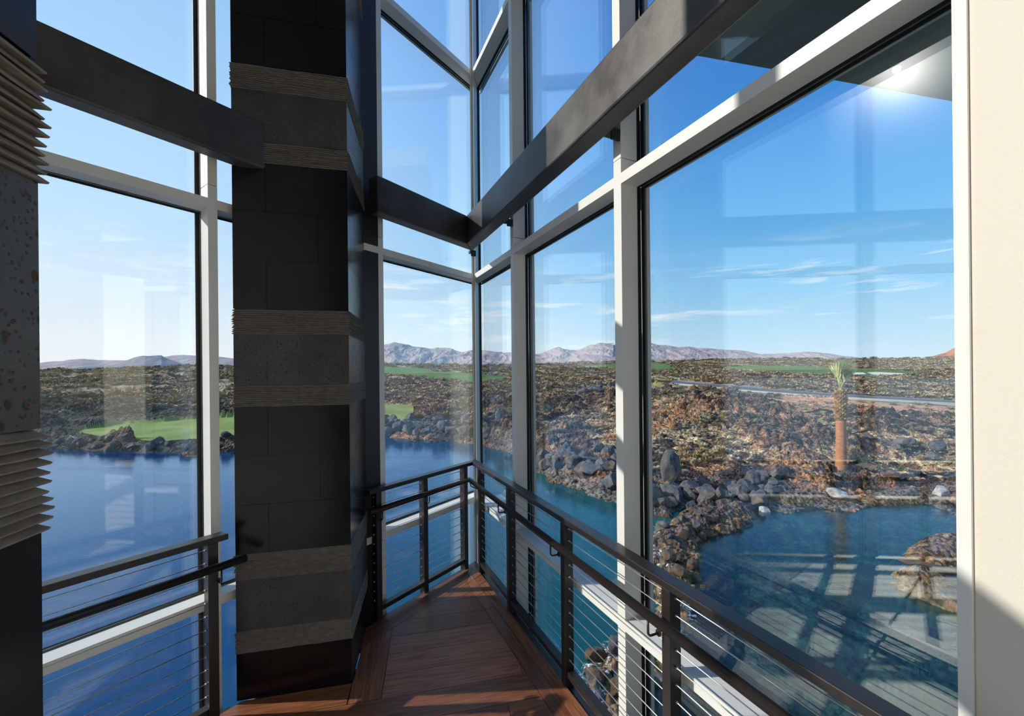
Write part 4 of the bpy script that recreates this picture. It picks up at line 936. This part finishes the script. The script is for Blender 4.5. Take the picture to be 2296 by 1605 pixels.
# ------------------------------------------------------------------ palms
def palm(x, y, H, label, seed, rr_=.36):
    rng = random.Random(seed); z0 = gz(x, y) - .1; root = empty('palm_tree', (x, y, z0)); tag(root, label, 'palm')
    mb = MB(); hh = H * .68; pts = []; rad = []
    for i in range(25):
        t = i / 24; pts.append((.05 * math.sin(t * 2.2), 0, t * hh)); rad.append(rr_ * (1.0 + .75 * math.exp(-t * 9) - .08 * t) * .8 + .012 * math.sin(i * 2.1))
    mb.tube(pts, rad, 28); mb.build('smooth_trunk', 'palm_bark', root)
    mb = MB(); bx = .05 * math.sin(2.2)
    mb.tube([(bx, 0, hh - .05), (bx, 0, hh + (H - hh) * .5), (bx, 0, H), (bx, 0, H + .15)], [rr_ * .74, rr_ * .80, rr_ * .60, rr_ * .2], 20)
    k = 0; zz = hh
    while zz < H:
        for j in range(9):
            a = j * 2 * PI / 9 + k * .35; r0 = rr_ * (.80 - .18 * max(0, (zz - hh) / (H - hh) - .6)); d = Vector((math.cos(a), math.sin(a), 0)); s_ = Vector((-d.y, d.x, 0)) * .075; b = Vector((bx, 0, zz)) + d * r0 * .9
            tip = b + d * rng.uniform(.08, .15) + Vector((0, 0, rng.uniform(.12, .2)))
            v = [mb.bm.verts.new(p) for p in (b - s_, b + s_, b + s_ * .6 + Vector((0, 0, .16)), b - s_ * .6 + Vector((0, 0, .16)), tip - s_ * .5, tip + s_ * .5)]
            for f in ((0, 1, 5, 4), (4, 5, 2, 3), (0, 4, 3), (1, 2, 5)): mb.bm.faces.new([v[i] for i in f])
        k += 1; zz += .115
    mb.build('trunk_boots', 'palm_boots', root)
    for i in range(9):
        a = i * 2.4 + rng.uniform(-.3, .3); lean = rng.uniform(.25, .72) if i > 2 else .10; L = rng.uniform(.7, 1.1); mb = MB()
        d = Vector((math.cos(a) * math.sin(lean), math.sin(a) * math.sin(lean), math.cos(lean))); b = Vector((bx, 0, H)); tip = b + d * L
        mb.tube([b, b + d * L * .55 , tip], [.035, .022, .014], 6)
        sd_ = d.cross(Vector((0, 0, 1))).normalized(); up = sd_.cross(d).normalized(); nb = 15; fl = rng.uniform(.8, 1.25)
        for j in range(nb):
            w_ = (j / (nb - 1) - .5) * 1.7 * .55; dir_ = (d * math.cos(w_) + sd_ * math.sin(w_) + up * .12 * math.sin(j * 2)).normalized(); pr = dir_.cross(up).normalized() * .045
            m1_ = tip + dir_ * fl * .5; e_ = tip + dir_ * fl * (1 - .25 * abs(w_)) + Vector((0, 0, -.08 * abs(w_)))
            v = [mb.bm.verts.new(p) for p in (tip - pr * .3, tip + pr * .3, m1_ + pr, e_, m1_ - pr)]; mb.bm.faces.new(v)
        mb.build('frond', 'palm_frond', root)
    return root
palm(19.95, 25.7, 5.72, 'tall fan palm with orange trunk standing by the pond', 3)
palm(35.2, 32.2, 5.1, 'second fan palm mostly hidden behind the cream wall', 8, .34)
# flag on the far green
xf, yf = 152.0, 211.0; fz_ = gz(xf, yf); fl = empty('golf_flag', (xf, yf, fz_)); tag(fl, 'tiny white flag on a pole on the distant fairway left of the palm crown', 'flag')
mb = MB(); mb.tube([(0, 0, 0), (0, 0, 2.6)], .05, 8); mb.build('pole', 'kerb_concrete', fl)
mb = MB(); mb.box(0, .9, -.02, .02, 1.9, 2.6); mb.build('cloth', 'flag_white', fl)
# ------------------------------------------------------------------ mountains
def ridge(name, prof, D, depth, base, m, label, seed, rug=.5, cat='mountain'):
    us = np.array([p[0] for p in prof]); hs = np.array([p[1] for p in prof]); nu, nd = 520, 64
    u = np.linspace(us[0], us[-1], nu); v = np.linspace(0, 1, nd); U, Vv = np.meshgrid(u, v)
    Yd = D + depth * Vv; Xd = U * D * (1 + depth / D * Vv * .0) + U * 0; Xd = U * Yd
    Hh = np.interp(U, us, hs) * 1.0
    sc_ = D / 2600.0; nx, ny = Xd / (170 * sc_), Yd / (210 * sc_)
    rid = 1 - np.abs(2 * fbm(nx + .25 * fbm(nx * 2, ny, 2, seed), ny * .55, 5, seed, .55) - 1) * 1.6
    shp = np.where(Vv < .72, (Vv / .72) ** .8, 1 - ((Vv - .72) / .28) ** 1.5)
    z = base + (Hh - base) * shp * (1 - rug * (1 - shp * .82) * (1 - rid) * 1.0); z = np.where(Vv < .7, z * (1), z)
    V = np.stack([Xd, Yd, z], -1).reshape(-1, 3); ii = np.arange(nu * nd).reshape(nd, nu)
    Fq = np.stack([ii[:-1, :-1], ii[:-1, 1:], ii[1:, 1:], ii[1:, :-1]], -1).reshape(-1, 4)
    tag(link(name, npmesh(name, V, Fq, m, False)), label, cat, kind='structure')
def prf(lst, D):   # bearing and elevation (tangent) -> height at the crest distance D
    return [(a, 2 + e * D) for a, e in lst]
ridge('mountain', prf([(-0.512, 0.0418), (-0.424, 0.0573), (-0.37, 0.0709), (-0.335, 0.0749), (-0.31, 0.0769), (-0.283, 0.0711), (-0.25, 0.0665), (-0.201, 0.0638), (-0.163, 0.0591), (-0.119, 0.0565), (-0.065, 0.0538), (-0.021, 0.0501), (0.022, 0.0453), (0.049, 0.0472), (0.071, 0.0557), (0.093, 0.0621), (0.115, 0.0564), (0.135, 0.053), (0.159, 0.0636), (0.191, 0.0709), (0.224, 0.0695)], 3780), 2700, 1500, -10, 'mountain_rock', 'pale pink ridged mountain range seen left of the tall mullion', 3, 0.55)
ridge('mountain', prf([(0.131, 0.0464), (0.224, 0.0652), (0.295, 0.0754), (0.317, 0.0719), (0.338, 0.0662), (0.382, 0.0582), (0.409, 0.0601), (0.442, 0.0554), (0.48, 0.0518), (0.534, 0.0491), (0.578, 0.0399), (0.621, 0.0384), (0.654, 0.0436), (0.687, 0.0433), (0.73, 0.0417), (0.774, 0.0348), (0.817, 0.0289), (0.861, 0.022), (0.904, 0.015)], 3880), 2800, 1500, -10, 'mountain_rock', 'pale ridged mountain range sloping down to the right behind the palm', 9, 0.55)
ridge('hill', prf([(0.011, 0.0236), (0.077, 0.0274), (0.109, 0.0358), (0.131, 0.0421), (0.175, 0.0428), (0.225, 0.0368), (0.294, 0.0372), (0.36, 0.029), (0.425, 0.024), (0.49, 0.019)], 2588), 2300, 400, -10, 'mountain_rock', 'low tan foothill in front of the mountain range', 15, 0.5)
ridge('mountain', prf([(-1.601, 0.036), (-1.274, 0.0361), (-1.176, 0.0351), (-1.111, 0.041), (-1.073, 0.0428), (-1.035, 0.0403), (-0.947, 0.0394), (-0.86, 0.0484), (-0.827, 0.0503), (-0.795, 0.0478), (-0.729, 0.0439), (-0.664, 0.0367), (-0.512, 0.0287), (-0.425, 0.0246)], 4780), 3700, 1500, -10, 'mountain_rock', 'faint pale range on the far left horizon', 21, 0.3)
ridge('mesa', prf([(-1.144, 0.0174), (-1.067, 0.0232), (-1.024, 0.0249), (-0.991, 0.029), (-0.969, 0.0364), (-0.947, 0.046), (-0.931, 0.0491), (-0.893, 0.0498), (-0.88, 0.0497), (-0.869, 0.043), (-0.839, 0.0319), (-0.806, 0.0228), (-0.708, 0.0175), (-0.664, 0.0127)], 3160), 2800, 500, -10, 'mesa_rock', 'blue grey flat topped mesa beyond the lake', 27, 0.25)
ridge('hill', prf([(0.959, 0.0243), (0.997, 0.0272), (1.035, 0.0377), (1.068, 0.057), (1.123, 0.0913), (1.232, 0.1447), (1.342, 0.1655), (1.559, 0.1089), (1.885, 0.0295)], 816), 600, 300, -6, 'red_rock', 'red rock hill rising at the right beside the cream wall', 33, 0.3)

# ------------------------------------------------------------------ haze over the plain
hz = bpy.data.materials.new('desert_haze'); hz.use_nodes = True; nt = hz.node_tree; nt.nodes.clear()
o_ = nt.nodes.new('ShaderNodeOutputMaterial'); vs_ = nt.nodes.new('ShaderNodeVolumeScatter'); vs_.inputs['Color'].default_value = (.62, .78, 1, 1); vs_.inputs['Density'].default_value = .00011; vs_.inputs['Anisotropy'].default_value = 0
nt.links.new(vs_.outputs[0], o_.inputs['Volume']); M['desert_haze'] = hz
mb = MB(); mb.box(-5000, 6500, 800, 2500, -7, 420); hzo = mb.build('haze', 'desert_haze'); tag(hzo, 'pale blue haze in front of the distant mountains', 'haze', kind='stuff')
